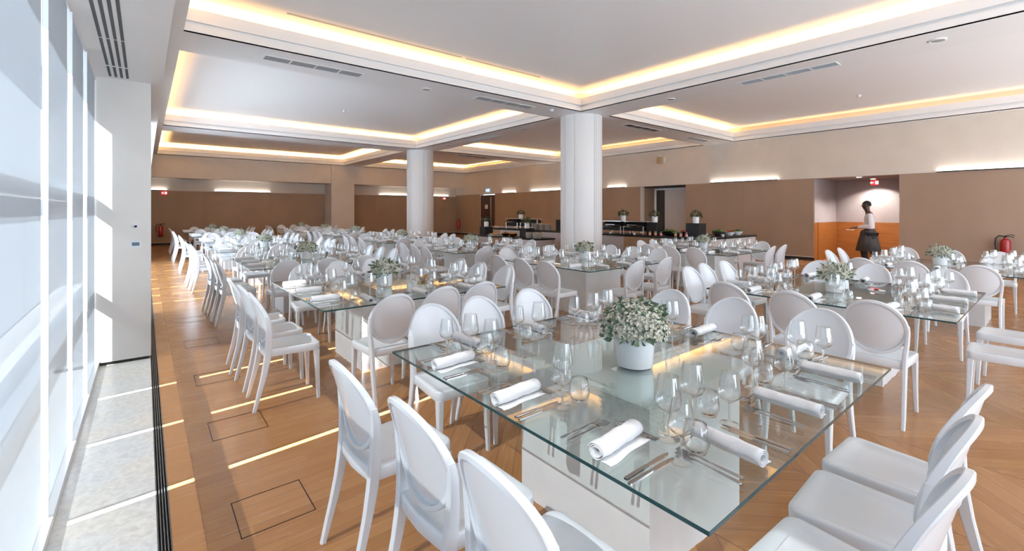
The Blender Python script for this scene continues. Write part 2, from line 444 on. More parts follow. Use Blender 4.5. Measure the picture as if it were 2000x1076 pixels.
# soffit slot diffuser
t = thing('slot_diffuser', 'long white air diffuser with four black slots in the window soffit', 'air diffuser', (-.2, 3.2, SZ-.0045))
for i in range(4):
    x = -.065 + i*.0433; q = MB()
    for a, b_ in ((-2.2, .35), (.41, 1.45), (1.48, 2.3), (2.36, 2.75)): q.box(x-.010, x+.010, a, b_, -.002, .004)
    q.build('slot', M['grille'], t, smooth=False)
q = MB(); q.box(-.085, .085, -2.25, 2.8, .001, .0035); q.build('panel', M['trimw'], t, smooth=False)
q = MB(); q.box(.155, .17, 9.0, 9.0+.9, 3.5, 3.75)
tag(q.build('dark_louvre', M['grille'], smooth=False), 'small dark louvre on the face of the window soffit above pilaster', 'louvre')

# windows: frame bottom rail, blinds as panels with slits, transoms outside, eave outside
def window(n, ya, yb, gaps, fabric):
    edges = [ya] + gaps + [yb]
    fr = MB()
    fr.box(GL-.05, GL+.035, ya, yb, 0, .05)
    fr.box(GL-.05, GL+.01, ya, yb, SZ-.04, SZ)
    for gy in gaps:
        p = [(GL, gy+.050), (GL+.020, gy+.042), (GL+.020, gy+.060), (GL, gy+.064)]
        fr.loops([[(x, y, .05) for x, y in p], [(x, y, SZ-.04) for x, y in p]])
    root = struct(fr.build('window_%d' % n, M['white'], smooth=False))
    for i in range(len(edges)-1):
        a = edges[i] + (.050 if i else 0); b_ = edges[i+1] - (.013 if i == len(edges)-2 else 0)
        b2 = MB(); b2.box(GL-.002, GL, a, b_, .05, SZ-.04)
        struct(b2.build('window_blind', fabric, root, smooth=False))
    # glazing bars standing behind the blind
    tr = MB()
    tr.box(-.52, -.47, ya, yb, .71, .83); tr.box(-.52, -.47, ya, yb, 1.63, 1.76)
    gx = [(edges[i]+edges[i+1])/2 for i in range(0)]
    struct(tr.build('window_transom', M['trimw'], root, smooth=False))
    pane = MB(); pane.box(-.56, -.55, ya, yb, 0, SZ)
    struct(pane.build('window_pane', M['glass'], root, smooth=False))
window(1, Y0, 6.06, [3.09, 4.03, 4.98], M['blind'])
window(2, 8.7, 17.0, [9.5, 10.4, 11.3, 12.9, 14.5, 16.1], M['sheer'])
q = MB(); q.box(-1.45, -.62, Y0-2, 26, 3.46, 3.6); struct(q.build('trim_40', M['trimw'], smooth=False))   # eave outside

# recesses in the right wall
def recess(y0, y1, depth, zt, m, name):
    q = MB()
    q.box(XW+.3, XW+depth, y1, y1+.1, -.2, zt); q.box(XW+.3, XW+depth, y0-.1, y0, -.2, zt)
    q.box(XW+depth, XW+depth+.1, y0-.1, y1+.1, -.2, zt)
    return struct(q.build('wall_'+name, m, smooth=False))
recess(2.86, 4.89, 2.12, 2.75, M['mauve'], 'corridor')
q = MB(); q.box(XW+.3, XW+2.2, 2.7, 5.0, 2.545, 2.7); struct(q.build('ceiling_corridor', M['mauve'], smooth=False))
q = MB(); q.box(XW+.3, XW+2.12, 4.865, 4.89, 0, 1.17); q.box(XW+2.095, XW+2.12, 2.86, 4.89, 0, 1.17); q.box(XW, XW+.3, 4.88, 4.89, 0, 1.17)
struct(q.build('trim_30', M['wainscot'], smooth=False))
q = MB(); q.box(XW+.0, XW+.3, 4.875, 4.92, 1.17, 2.54); struct(q.build('trim_31', M['mauve'], smooth=False))
for (dx, dy, lb) in ((.42, 3.86, 'left'), (1.65, 3.79, 'right')):
    t = thing('downlight', '%s recessed round downlight in the corridor ceiling' % lb, 'downlight', (XW+dx, dy, 2.545), 0, 'corridor downlights')
    q = MB(); q.lathe([(0, -.008), (.07, -.008), (.09, -.012), (.09, 0), (0, 0)], 20); q.build('ring', M['trimw'], t)
    q = MB(); q.lathe([(0, -.014), (.06, -.014), (.06, -.008)], 20); q.build('lens', M['down'], t)
    L_ = light('downlight_lamp', 'SPOT', (0, 0, -.03), 170, (1, .93, .90), spot_size=math.radians(130), spot_blend=.6, shadow_soft_size=.05); L_.parent = t
recess(9.13, 11.19, .82, 2.75, M['taupe'], 'service')
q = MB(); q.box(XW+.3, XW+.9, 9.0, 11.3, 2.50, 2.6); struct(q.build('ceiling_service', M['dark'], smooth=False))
q = MB(); q.box(XW+.78, XW+.815, 10.93, 11.02, 0, 2.45); q.box(XW+.78, XW+.815, 9.13, 11.02, 2.40, 2.47); struct(q.build('door_1', M['trimw'], smooth=False))
q = MB(); q.box(XW+.80, XW+.818, 10.45, 10.93, 0, 2.40); struct(q.build('door_gap', M['dark'], smooth=False))
q = MB(); q.box(XW+.74, XW+.80, 9.14, 10.50, 0, 2.40)
d2 = struct(q.build('door_2', M['mauve'], smooth=False))
d2.data.materials[0] = mat('white_door_leaf', (.55,.54,.55), .5)
q = MB(); q.box(XW+.3, XW+.33+.4, 11.16, 11.19, 0, 1.05); struct(q.build('trim_32', M['wainscot'], smooth=False))
# dark fire door
recess(21.2, 22.8, .45, 2.5, M['darkdoor'], 'fire_door')
q = MB(); q.box(XW+.05, XW+.10, 21.25, 22.75, 0, 2.46); d3 = struct(q.build('door_3', M['darkdoor'], smooth=False))
q = MB(); q.box(XW+.0, XW+.05, 21.62, 21.70, .1, 2.35); q.build('edge_strip', M['chrome'], d3, smooth=False)
q = MB(); q.box(XW-.02, XW+.05, 21.75, 22.7, 1.0, 1.06); q.build('panic_bar', M['chrome'], d3, smooth=False)
q = MB(); q.box(XW+.04, XW+.052, 22.0, 22.3, 1.65, 1.9); q.build('notice', M['napkin'], d3, smooth=False)

# columns
def column(cx, cy, r=.53):
    q = MB(); n = 72; ls = []
    def rad(a):
        d = min(abs(((a - c + PI) % (2*PI)) - PI) for c in (math.radians(x) for x in (-6, -12, 84, 78, 174, 168, 264, 258, 202)))
        return r - (.022 if d < math.radians(2.2) else 0)
    n = 240
    ring = [(cx + rad(2*PI*i/n)*math.cos(2*PI*i/n), cy + rad(2*PI*i/n)*math.sin(2*PI*i/n)) for i in range(n)]
    q.loops([[(x, y, 0) for x, y in ring], [(x, y, ZB) for x, y in ring]], (True, True))
    return struct(q.build('wall_column', M['trimw'], smooth=True, sharp=25))
column(8.70, 7.86); column(8.62, 16.45)

# ================================================================== CHAIR
def chair():
    t = thing('oval_back_chair', '', 'chair')
    W_ = M['white']
    # seat
    def outline(k, z):
        pts = []
        # front corners rounded, sides taper to the back, back edge bowed
        def corner(cx, cy, r, a0, a1, n=5):
            return [(cx + r*math.cos(a0+(a1-a0)*i/n), cy + r*math.sin(a0+(a1-a0)*i/n)) for i in range(n+1)]
        P = corner(.150, .150, .045, 0, PI/2) + corner(-.150, .150, .045, PI/2, PI)
        P += corner(-.130, -.165, .045, PI, 1.5*PI) + [(-.06, -.217), (0, -.221), (.06, -.217)] + corner(.130, -.165, .045, 1.5*PI, 2*PI)
        return [(x*k, y*k if y > 0 else y*k, z) for x, y in P]
    q = MB(); q.loops([outline(.955, .400), outline(.985, .402), outline(1, .41), outline(1, .452), outline(.985, .459), outline(.96, .461), outline(.84, .459), outline(.78, .453), outline(.55, .449), outline(.2, .448)])
    q.build('seat', W_, t, sharp=50)
    # front legs
    for s in (-1, 1):
        q = MB()
        def sq(cx, cy, h, z): return [(cx-h, cy-h, z), (cx+h, cy-h, z), (cx+h, cy+h, z), (cx-h, cy+h, z)]
        def oct_(cx, cy, h, z):
            c = h*.35
            return [(cx-h, cy-h+c, z), (cx-h+c, cy-h, z), (cx+h-c, cy-h, z), (cx+h, cy-h+c, z), (cx+h, cy+h-c, z), (cx+h-c, cy+h, z), (cx-h+c, cy+h, z), (cx-h, cy+h-c, z)]
        q.loops([oct_(s*.178, .182, .0125, 0), oct_(s*.172, .175, .0165, .2), oct_(s*.168, .168, .0225, .404)])
        q.build('leg', W_, t)
    # back legs, curving up into the stiles
    def yb(z): return -.187 - .105*max(0, (z-.47)/.42)**1.4
    for s in (-1, 1):
        path = [(.176,-.285,0,.012,.013),(.175,-.262,.09,.013,.016),(.173,-.236,.19,.0135,.019),(.171,-.213,.29,.014,.022),(.170,-.197,.38,.0145,.025),(.170,-.189,.45,.015,.026),
                (.174,-.186,.52,.014,.025),(.182,-.186,.59,.013,.022),(.189,-.192,.66,.011,.018),(.190,-.200,.72,.008,.014)]
        q = MB(); ls = []
        for x, y, z, hx, hy in path:
            c = hx*.4
            ls.append([(s*x-hx, y-hy+c, z), (s*x-hx+c, y-hy, z), (s*x+hx-c, y-hy, z), (s*x+hx, y-hy+c, z), (s*x+hx, y+hy-c, z), (s*x+hx-c, y+hy, z), (s*x-hx+c, y+hy, z), (s*x-hx, y+hy-c, z)])
        q.loops(ls); q.build('leg', W_, t)
    # oval rim
    n = 40; zc, a, b = .69, .195, .205
    def sf(x, z): return yb(z) + .036*(x/.195)**2
    q = MB(); ls = []
    for i in range(n):
        th = 2*PI*i/n; cx, sx = math.cos(th), math.sin(th)
        k = (sx+1)/2
        dep = .024 - .012*k
        ox, oz = a*cx, zc + b*sx; ix, iz = (a-.020)*cx, zc + (b-.020)*sx
        yo = sf(ox, oz)
        ls.append([(ox, yo-dep+.004, oz), (ox, yo+dep-.004, oz), (ox-.004*cx, yo+dep, oz-.004*sx), (ix, yo+dep, iz), (ix, yo-dep, iz), (ox-.004*cx, yo-dep, oz-.004*sx)])
    ls.append(ls[0]); q.loops(ls, (False, False)); q.build('back_frame', W_, t, sharp=40)
    # oval panel
    q = MB()
    def ring(k, off):
        return [((a-.016)*k*math.cos(2*PI*i/n), sf((a-.016)*k*math.cos(2*PI*i/n), zc + (b-.016)*k*math.sin(2*PI*i/n)) + off - .010*(1-k*k), zc + (b-.016)*k*math.sin(2*PI*i/n)) for i in range(n)]
    q.loops([ring(k, -.006) for k in (.1,.35,.6,.8,1)] + [ring(k, .004) for k in (1,.8,.6,.35,.1)])
    q.build('backrest', W_, t)
    return t
CH = Stock(chair)

# ================================================================== TABLEWARE
def wine_prof(h, R, rim):
    s = h*.42
    outer = [(0, 0), (.030, 0), (.034, .0015), (.033, .003), (.012, .006), (.0045, .012), (.0036, .03), (.0034, s-.012), (.005, s-.004), (R*.42, s+.006), (R*.86, s+h*.10), (R, s+h*.17), (R*.985, s+h*.23), (rim+ (R-rim)*.45, h*.85), (rim, h)]
    inner = [(rim-.0009, h), (rim+(R-rim)*.45-.001, h*.85), (R*.985-.001, s+h*.23), (R-.001, s+h*.17), (R*.86-.001, s+h*.10+.001), (R*.40, s+.009), (0, s+.003)]
    return outer, inner
def wine(h, R, rim, parts):
    o, i = wine_prof(h, R, rim)
    if not parts:
        q = MB(); q.lathe(o[8:] + i, 14); q.lathe(o[:6] + [(0, .012)], 14); q.lathe([(0, .012)] + o[5:9] + [(0, o[8][1])], 10, mi=1)
        return q.build('wine_glass', [M['glass'], M['solidglass']], sharp=80)
    t = thing('wine_glass', '', 'wine glass')
    q = MB(); q.lathe([(.0, 0)] + o[1:6] + [(0, .012)], 28); q.build('foot', M['glass'], t, sharp=80)
    q = MB(); q.lathe([(0, .012)] + o[5:9] + [(0, o[8][1])], 12); q.build('stem', M['solidglass'], t)
    q = MB(); q.lathe(o[8:] + i, 28); q.build('bowl', M['glass'], t, sharp=80)
    return t
def tg(f, cat):
    def g_():
        o = f(); o['category'] = cat; return o
    return g_
BIGP, SMLP = Stock(lambda: wine(.225, .046, .034, True)), Stock(lambda: wine(.195, .040, .030, True))
BIG, SML = Stock(tg(lambda: wine(.225, .046, .034, False), 'wine glass')), Stock(tg(lambda: wine(.195, .040, .030, False), 'wine glass'))
def tumbler():
    q = MB(); q.lathe([(0, 0), (.026, 0), (.032, .004), (.042, .03), (.0435, .045), (.039, .075), (.034, .098), (.0325, .098), (.0375, .075), (.0420, .045), (.040, .03), (.030, .012), (0, .009)], 22)
    o = q.build('water_tumbler', M['glass'], sharp=80); o['category'] = 'tumbler'; return o
TUM = Stock(tumbler)
def napkin():
    t = thing('rolled_napkin', '', 'napkin')
    q = MB(); n = 44; rnd = random.Random(3); ls = []
    for k in range(15):
        y = -.12 + .24*k/14; l = []
        for i in range(n):
            a = 5*PI*i/(n-1); r = .027*(1 - .20*(1 - i/(n-1))*2.4 if True else 1)
            r = .012 + .0165*i/(n-1) + .0012*math.sin(a*3 + k*.9) + .0008*math.sin(k*1.7 + i*.3)
            l.append((r*math.cos(a)*1.12, y + .002*math.sin(i*.35), max(.0025, .0265 + r*math.sin(a)*.93)))
        ls.append(l)
    q.loops(ls, (False, False), closed=False)
    o = q.build('roll', M['napkin'], t, sharp=80)
    md = o.modifiers.new('thick', 'SOLIDIFY'); md.thickness = .002; md.offset = 1
    q = MB(); ls = []
    for k in range(9):
        y = -.118 + .236*k/8
        ls.append([(x + .004*math.sin(k), y, .0026 + .0016*math.sin(k*1.3 + j)) for j, x in enumerate((.0, .018, .034, .046, .055))])
    q.loops(ls, (False, False), closed=False)
    o = q.build('loose_fold', M['napkin'], t, sharp=80)
    md = o.modifiers.new('thick', 'SOLIDIFY'); md.thickness = .0022; md.offset = 1
    return t
NAP = Stock(napkin)
def flat(pts, z0, th, q):
    """pts: rows of (y, halfwidth, zlift)"""
    ls = [[(-w_, y, z0 + zl), (w_, y, z0 + zl), (w_*.8, y, z0 + zl + th), (-w_*.8, y, z0 + zl + th)] for y, w_, zl in pts]
    q.loops(ls)
def fork():
    q = MB()
    flat([(-.105,.006,0),(-.10,.0085,0),(-.06,.0065,.001),(-.0,.0038,.004),(.03,.0030,.006),(.042,.006,.005),(.052,.0115,.003),(.062,.0125,.001)], 0.0004, .0022, q)
    for i in range(4):
        x = -.0100 + i*.00667
        ls = [[(x-.0018, y, z), (x+.0018, y, z), (x+.0014, y, z+.0018), (x-.0014, y, z+.0018)] for y, z in ((.060,.0014),(.085,.002),(.108,.006))]
        q.loops(ls)
    o = q.build('dinner_fork', M['steel'], smooth=False); o['category'] = 'fork'; return o
def knife():
    q = MB()
    flat([(-.115,.006,0),(-.11,.0085,0),(-.05,.0080,0),(-.005,.0065,0),(.0,.0055,0)], .0004, .005, q)
    flat([(-.002,.0075,.0008),(.02,.0095,.0008),(.07,.0105,.0008),(.10,.008,.0008),(.115,.002,.0008)], .0004, .0016, q)
    o = q.build('table_knife', M['steel'], smooth=False); o['category'] = 'knife'; return o
def spoon():
    q = MB()
    flat([(-.085,.005,0),(-.08,.0075,0),(-.04,.0055,.001),(.0,.0034,.004),(.03,.0030,.006)], .0004, .002, q)
    n = 16; rings = []
    for k, z in ((1,.0075),(.93,.0055),(.7,.0025),(.35,.0008)):
        rings.append([(.018*k*math.cos(2*PI*i/n), .052+.026*k*math.sin(2*PI*i/n), z) for i in range(n)])
    up = [[(x*.94, .052+(y-.052)*.94, z+.0016) for x, y, z in r] for r in rings[::-1]]
    q.loops(rings[::-1][::1] if False else rings[::-1] + [[(x*.93, .052+(y-.052)*.93, z+.0012) for x, y, z in rings[0]]] + [[(x, y, z+.0012) for x, y, z in r] for r in rings[1:]])
    o = q.build('dessert_spoon', M['steel']); o['category'] = 'spoon'; return o
def dfork():
    q = MB()
    flat([(-.085,.005,0),(-.08,.007,0),(-.04,.005,.001),(.0,.0033,.004),(.02,.0028,.005),(.032,.008,.003),(.042,.010,.001)], .0004, .002, q)
    for i in range(3):
        x = -.0075 + i*.0075
        q.loops([[(x-.0018, y, z), (x+.0018, y, z), (x+.0014, y, z+.0016), (x-.0014, y, z+.0016)] for y, z in ((.040,.0014),(.060,.002),(.078,.004))])
    o = q.build('dessert_fork', M['steel'], smooth=False); o['category'] = 'fork'; return o
FORK, KNIFE, SPOON, DFORK = Stock(fork), Stock(knife), Stock(spoon), Stock(dfork)

def bouquet(nl, nb, R, seed, m_leaf='leaf', m_bloom='bloom', name='flower_arrangement', pr=.082, ph=.135):
    rnd = random.Random(seed)
    t = thing(name, '', 'flower arrangement')
    q = MB(); q.lathe([(0,0),(pr*.86,0),(pr*.93,.004),(pr*.96,.03),(pr,ph*.6),(pr,ph),(pr-.005,ph+.001),(pr-.006,ph-.01),(pr*.9,ph*.7),(0,ph*.7)], 40); q.build('pot', M['ceramic'], t)
    cz = ph + R*.30
    def pt(lo=.75, hi=1.0, down=-.35):
        u = rnd.uniform(down, 1); a = rnd.uniform(0, 2*PI); r = rnd.uniform(lo, hi); s_ = math.sqrt(1-u*u)
        return Vector((R*r*s_*math.cos(a), R*r*s_*math.sin(a), cz + R*.80*r*u)), Vector((s_*math.cos(a), s_*math.sin(a), u+.25)).normalized()
    q = MB()
    for i in range(nl):
        p, d = pt(.55, 1.12, -.55); L_ = rnd.uniform(.020, .034)*(R/.13); W2 = L_*rnd.uniform(.36, .5)
        d = (d + Vector((rnd.uniform(-.6,.6), rnd.uniform(-.6,.6), rnd.uniform(-.5,.3)))).normalized()
        sd = d.cross(Vector((rnd.uniform(-1,1), rnd.uniform(-1,1), rnd.uniform(-.3,1)))).normalized(); nn = sd.cross(d).normalized()
        if p.z < ph*.45: p.z = ph*.6
        q.add([p, p+d*L_*.45+sd*W2+nn*.004, p+d*L_*1.1+sd*W2*.7, p+d*L_*1.5-nn*.006, p+d*L_*1.1-sd*W2*.7, p+d*L_*.45-sd*W2+nn*.004, p+d*L_*.7+nn*-.004], [(0,1,6),(1,2,6),(2,3,6),(3,4,6),(4,5,6),(5,0,6)])
    for i in range(nl//6):     # stems
        p, d = pt(.6, 1.05, -.1); q.tube([(p.x*.2, p.y*.2, ph*.75), (p.x*.6, p.y*.6, (ph*.75+p.z)/2+.02), tuple(p)], .0016, 4)
    o = q.build('foliage', M[m_leaf], t, smooth=False); o['kind'] = 'stuff'
    if nb:
        q = MB()
        for i in range(nb):
            c, d = pt(.70, 1.08, -.25); n = rnd.randint(3, 5)
            for k in range(n):
                p = c + Vector((rnd.gauss(0,.010), rnd.gauss(0,.010), rnd.gauss(0,.008)))*(R/.13); s_ = rnd.uniform(.006, .0095)*(R/.13)
                a = d.cross(Vector((.3,.5,.9))).normalized(); b = d.cross(a)
                ph0 = rnd.uniform(0, 2*PI)
                rim = [p + (a*math.cos(ph0+2*PI*j/5) + b*math.sin(ph0+2*PI*j/5))*s_ + d*s_*.5 for j in range(5)]
                mid = [p + (a*math.cos(ph0+2*PI*(j+.5)/5) + b*math.sin(ph0+2*PI*(j+.5)/5))*s_*.55 + d*s_*.25 for j in range(5)]
                vs = [p - d*s_*.3]
                for j in range(5): vs += [rim[j], mid[j]]
                q.add(vs, [(0, 1+j, 1+(j+1) % 10) for j in range(10)])
        o = q.build('blossoms', M[m_bloom], t, smooth=False); o['kind'] = 'stuff'
    return t
def low_b(seed): return lambda: bouquet(120, 420, .13, seed)
BQ = [Stock(low_b(11)), Stock(low_b(12))]
BQD = Stock(lambda: bouquet(170, 14, .12, 15, 'leafd', 'bloom', pr=.075, ph=.16))

# ================================================================== GLASS TABLES WITH SETTINGS
TS, TZ = 1.85, .75
def gtable():
    t = thing('glass_table', '', 'table')
    h = TS/2
    q = MB(); q.box(-h, h, -h, h, TZ-.012, TZ); o = q.build('glass_top', M['top'], t, smooth=False)
    q = MB(); e = .0015
    for b_ in ((-h-e,-h,-h-e,h+e),(h,h+e,-h-e,h+e),(-h,h,-h-e,-h),(-h,h,h,h+e)): q.box(b_[0], b_[1], b_[2], b_[3], TZ-.012, TZ-.0005)
    q.build('polished_edge', M['edge'], o, smooth=False)['label'] = 'dark green polished glass edge'
    q = MB(); b = .405
    n = 28; ls = []
    per = [(-b + 2*b*i/n, -b) for i in range(n)] + [(b, -b + 2*b*i/n) for i in range(n)] + [(b - 2*b*i/n, b) for i in range(n)] + [(-b, b - 2*b*i/n) for i in range(n)]
    rnd = random.Random(2)
    wv = [rnd.uniform(-1, 1) for _ in per]
    for z, k in ((0, .010), (.05, .007), (.12, .003), (.3, .0), (.715, 0), (.730, -.004)):
        ls.append([(x*(1 + (k*wv[i] if i % n else 0)), y*(1 + (k*wv[i] if i % n else 0)), z) for i, (x, y) in enumerate(per)])
    q.loops(ls); q.build('cube_base', M['boxw'], t, sharp=40)
    return t
TAB = Stock(gtable)
SIDES = {'W': (-1, 0), 'E': (1, 0), 'S': (0, -1), 'N': (0, 1)}
ROT = {'W': -PI/2, 'E': PI/2, 'S': 0, 'N': PI}
SN = {'W': 'window side', 'E': 'right side', 'S': 'near side', 'N': 'far side'}
ON = ['first', 'second', 'third', 'fourth', 'fifth', 'sixth', 'seventh']
OFF = (.41, .925, 1.45)
rr = random.Random(5)
chairs_at = {
 'A1': {'W': [(.695,.99),(.69,1.47),(.65,2.02)], 'S': [(1.60,.16),(2.03,.18),(2.46,.19)], 'N': [(1.55,2.83),(1.98,2.86),(2.49,2.86)], 'E': [(3.52,1.03),(3.46,1.57),(3.40,2.05)]},
 'A2': {'W': [(.655,4.10),(.65,4.62),(.635,5.15)], 'S': [(1.54,3.33),(2.03,3.40),(2.45,3.40)], 'N': [(1.52,5.95),(1.96,6.0),(2.45,6.05)], 'E': [(3.38,4.22),(3.33,4.70),(3.35,5.2)]},
 'A3': {'W': [(.73,7.32),(.72,7.76),(.70,8.37)]},
 'A4': {'W': [(.68,10.55),(.66,11.1),(.66,11.6)]},
 'B1': {'W': [(4.14,.90),(4.10,1.42),(4.15,1.98)], 'S': [(5.15,.02),(5.93,.02)], 'N': [(4.93,2.80),(5.40,2.86),(5.86,2.83)], 'E': [(7.0,.85),(6.98,1.50),(6.9,2.02)]},
 'B2': {'W': [(4.08,4.36),(4.05,4.82),(4.06,5.35)], 'S': [(5.05,3.53),(5.75,3.55)], 'E': [(6.95,4.45),(6.93,5.0),(6.95,5.5)]},
 'C1': {'W': [(7.80,.66),(7.78,1.28),(7.75,1.8)], 'N': [(8.8,2.50),(9.5,2.52)], 'E': [(10.55,1.79),(10.5,1.22),(10.55,.65)]},
 'C2': {'W': [(7.60,4.2),(7.62,4.72),(7.64,5.2)], 'S': [(9.02,3.40),(9.60,3.42)], 'N': [(8.5,5.95),(9.0,5.97),(9.5,5.95)], 'E': [(10.25,4.1),(10.2,4.7)]},
}
tables = [('A1', 1.09, .56, 'front glass table of the window row')]
for i, y in enumerate((3.73, 6.91, 10.13, 13.38, 16.6, 19.9)): tables.append(('A%d' % (i+2), 1.10, y, '%s glass table of the window row' % ON[i+1]))
for i, y in enumerate((.49, 3.92, 7.16, 10.5, 14.0, 17.3, 20.6)): tables.append(('B%d' % (i+1), 4.50, y, '%s glass table of the middle row' % ('front' if i == 0 else ON[i])))
tables += [('C1', 8.10, .15, 'front glass table of the wall row'), ('C2', 7.98, 3.74, 'second glass table of the wall row')]
POS3 = {'W': ('near seat', 'middle seat', 'far seat'), 'E': ('near seat', 'middle seat', 'far seat'), 'S': ('left seat', 'middle seat', 'right seat'), 'N': ('left seat', 'middle seat', 'right seat')}
CP = {3: ('nearest', 'middle', 'farthest'), 2: ('nearer', 'farther')}
CPX = {3: ('leftmost', 'middle', 'rightmost'), 2: ('left', 'right')}
for key, x0, y0, tl in tables:
    row = int(key[1]); full = key in ('A1', 'A2', 'B1'); mid = key in ('A3', 'B2', 'B3', 'C1', 'C2')
    lab = {'A1': 'front glass table of window row: square greenish glass on white cube'}.get(key, 'square %s on a white cube base' % tl)
    cx, cy = x0 + TS/2, y0 + TS/2
    TAB.put((cx, cy, 0), 0, lab, 'square glass tables')
    for sd, (dx, dy) in SIDES.items():
        tops = chairs_at.get(key, {}).get(sd)
        if tops is None:
            back = .42
            if dx: tops = [(cx + dx*(TS/2 + back + rr.uniform(-.03, .05)), y0 + o_ + rr.uniform(-.04, .04)) for o_ in OFF]
            else: tops = [(x0 + o_ + rr.uniform(-.04, .04), cy + dy*(TS/2 + back + rr.uniform(-.03, .05))) for o_ in OFF]
        n = len(tops)
        if dx: order = sorted(range(n), key=lambda i: tops[i][1])
        else: order = sorted(range(n), key=lambda i: tops[i][0])
        for k, i in enumerate(order):
            px, py = tops[i]
            word = (CP if dx else CPX)[n][k]
            CH.put((px - dx*.285, py - dy*.285, 0), ROT[sd] + rr.uniform(-.05, .05),
                   'white oval-back chair, %s on the %s of %s' % (word, SN[sd], tl.replace('glass table of the', 'table,')), 'white oval-back chairs')
        # settings
        rz = ROT[sd]
        fx, fy = -dx, -dy          # forward = towards the centre
        rx, ry = fy, -fx           # sitter's right
        for k, o_ in enumerate(OFF):
            if dx: ex, ey = cx + dx*TS/2, y0 + o_
            else: ex, ey = x0 + o_, cy + dy*TS/2
            at = lambda r, f: (ex + rx*r + fx*f, ey + ry*r + fy*f, TZ + .0002)
            where = '%s, %s, %s' % (POS3[sd][k], SN[sd], tl.replace('glass table of the', 'table,'))
            NAP.put(at(rr.uniform(-.012,.012), .145 + rr.uniform(-.01,.01)), rz + rr.uniform(-.10, .10), 'rolled white napkin, ' + where, 'rolled napkins')
            wob = lambda s_=.006: rr.uniform(-s_, s_)
            if full or mid or row < 5:
                (BIGP if key == 'A1' else BIG).put(at(.10+wob(.004), .325+wob(.004)), 0, 'tall wine glass, ' + where, 'tall wine glasses')
            if full or mid:
                (SMLP if key == 'A1' else SML).put(at(.195+wob(.004), .232+wob(.004)), 0, 'shorter wine glass, ' + where, 'shorter wine glasses')
            if row < 6:
                TUM.put(at(.200, .320), 0, 'round water tumbler, ' + where, 'water tumblers')
            if full:
                FORK.put(at(-.145, .145+wob()), rz + wob(.04), 'outer dinner fork, ' + where, 'dinner forks')
                FORK.put(at(-.118, .155+wob()), rz + wob(.04), 'inner dinner fork, ' + where, 'dinner forks')
                KNIFE.put(at(.145, .13+wob()), rz + wob(.04), 'inner table knife, ' + where, 'table knives')
                KNIFE.put(at(.170, .125+wob()), rz + wob(.04), 'outer table knife, ' + where, 'table knives')
                SPOON.put(at(-.01, .295), rz + PI/2 + wob(.05) + .12, 'dessert spoon, ' + where, 'dessert spoons')
                DFORK.put(at(.0, .272), rz - PI/2 + wob(.05) + .12, 'dessert fork, ' + where, 'dessert forks')
            elif mid:
                FORK.put(at(-.12, .15+wob()), rz + wob(.04), 'dinner fork, ' + where, 'dinner forks')
                KNIFE.put(at(.12, .13+wob()), rz + wob(.04), 'table knife, ' + where, 'table knives')
    fp = {'A1': (1.97, 1.41), 'B1': (5.27, 1.43), 'B2': (5.66, 5.05), 'C1': (9.05, 1.16), 'A2': (1.97, 4.56), 'A3': (2.07, 7.93), 'C2': (9.1, 4.8)}.get(key, (cx, cy))
    fl_lab = 'white pot of cream blossoms on %s' % tl
    if key == 'A1':
        o = bouquet(260, 1500, .150, 21, pr=.096, ph=.155); o.location = (*fp, TZ); o['label'] = 'large white pot of cream blossoms on ' + tl; o['group'] = 'table flower arrangements'
    else:
        BQ[row % 2].put((*fp, TZ), row*1.3, fl_lab, 'table flower arrangements')
# extra bowls on tables
q = MB(); q.lathe([(0,0),(.03,0),(.055,.02),(.065,.05),(.062,.05),(.05,.022),(0,.006)], 24)
o = q.build('amber_bowl', M['amber']); o.location = (2.50, 4.72, TZ); tag(o, 'small amber glass bowl on second glass table of the window row', 'bowl')
t = thing('side_plate', 'small white plate with a red item on front table, middle row', 'plate', (5.62, 1.18, TZ))
q = MB(); q.lathe([(0,0),(.04,0),(.07,.010),(.069,.013),(.04,.005),(0,.005)], 28); q.build('plate', M['ceramic'], t)
q = MB(); q.lathe([(0,.005),(.018,.006),(.022,.015),(.012,.026),(0,.028)], 12); q.build('garnish', M['berry'], t)

# ================================================================== BUFFET
def counter(label, x0, x1, y0, y1, z):
    t = thing('buffet_counter', label, 'buffet counter', ((x0+x1)/2, (y0+y1)/2, 0))
    a, b = (x1-x0)/2, (y1-y0)/2
    n = max(2, round((y1-y0)/1.1))
    for k in range(n):
        q = MB(); q.box(-a, a, -b + 2*b*k/n + .004, -b + 2*b*(k+1)/n - .004, 0, z-.04); q.build('cabinet', M['buffw'] if k % 2 == 0 else M['buffb'], t, smooth=False)
    q = MB(); q.box(-a-.02, a+.02, -b-.02, b+.02, z-.04, z); q.build('countertop', M['black'], t, smooth=False)
    return t
counter('long black-topped buffet counter left of the front column', 9.95, 10.85, 9.6, 14.0, .90)
counter('black-topped buffet counter right of the front column', 9.95, 10.85, 5.2, 8.6, .90)
counter('lower display counter in front of the left buffet', 8.15, 8.85, 9.0, 12.1, .78)
counter('side buffet counter with salad bowls near the wall', 10.95, 12.6, 5.2, 6.2, .90)
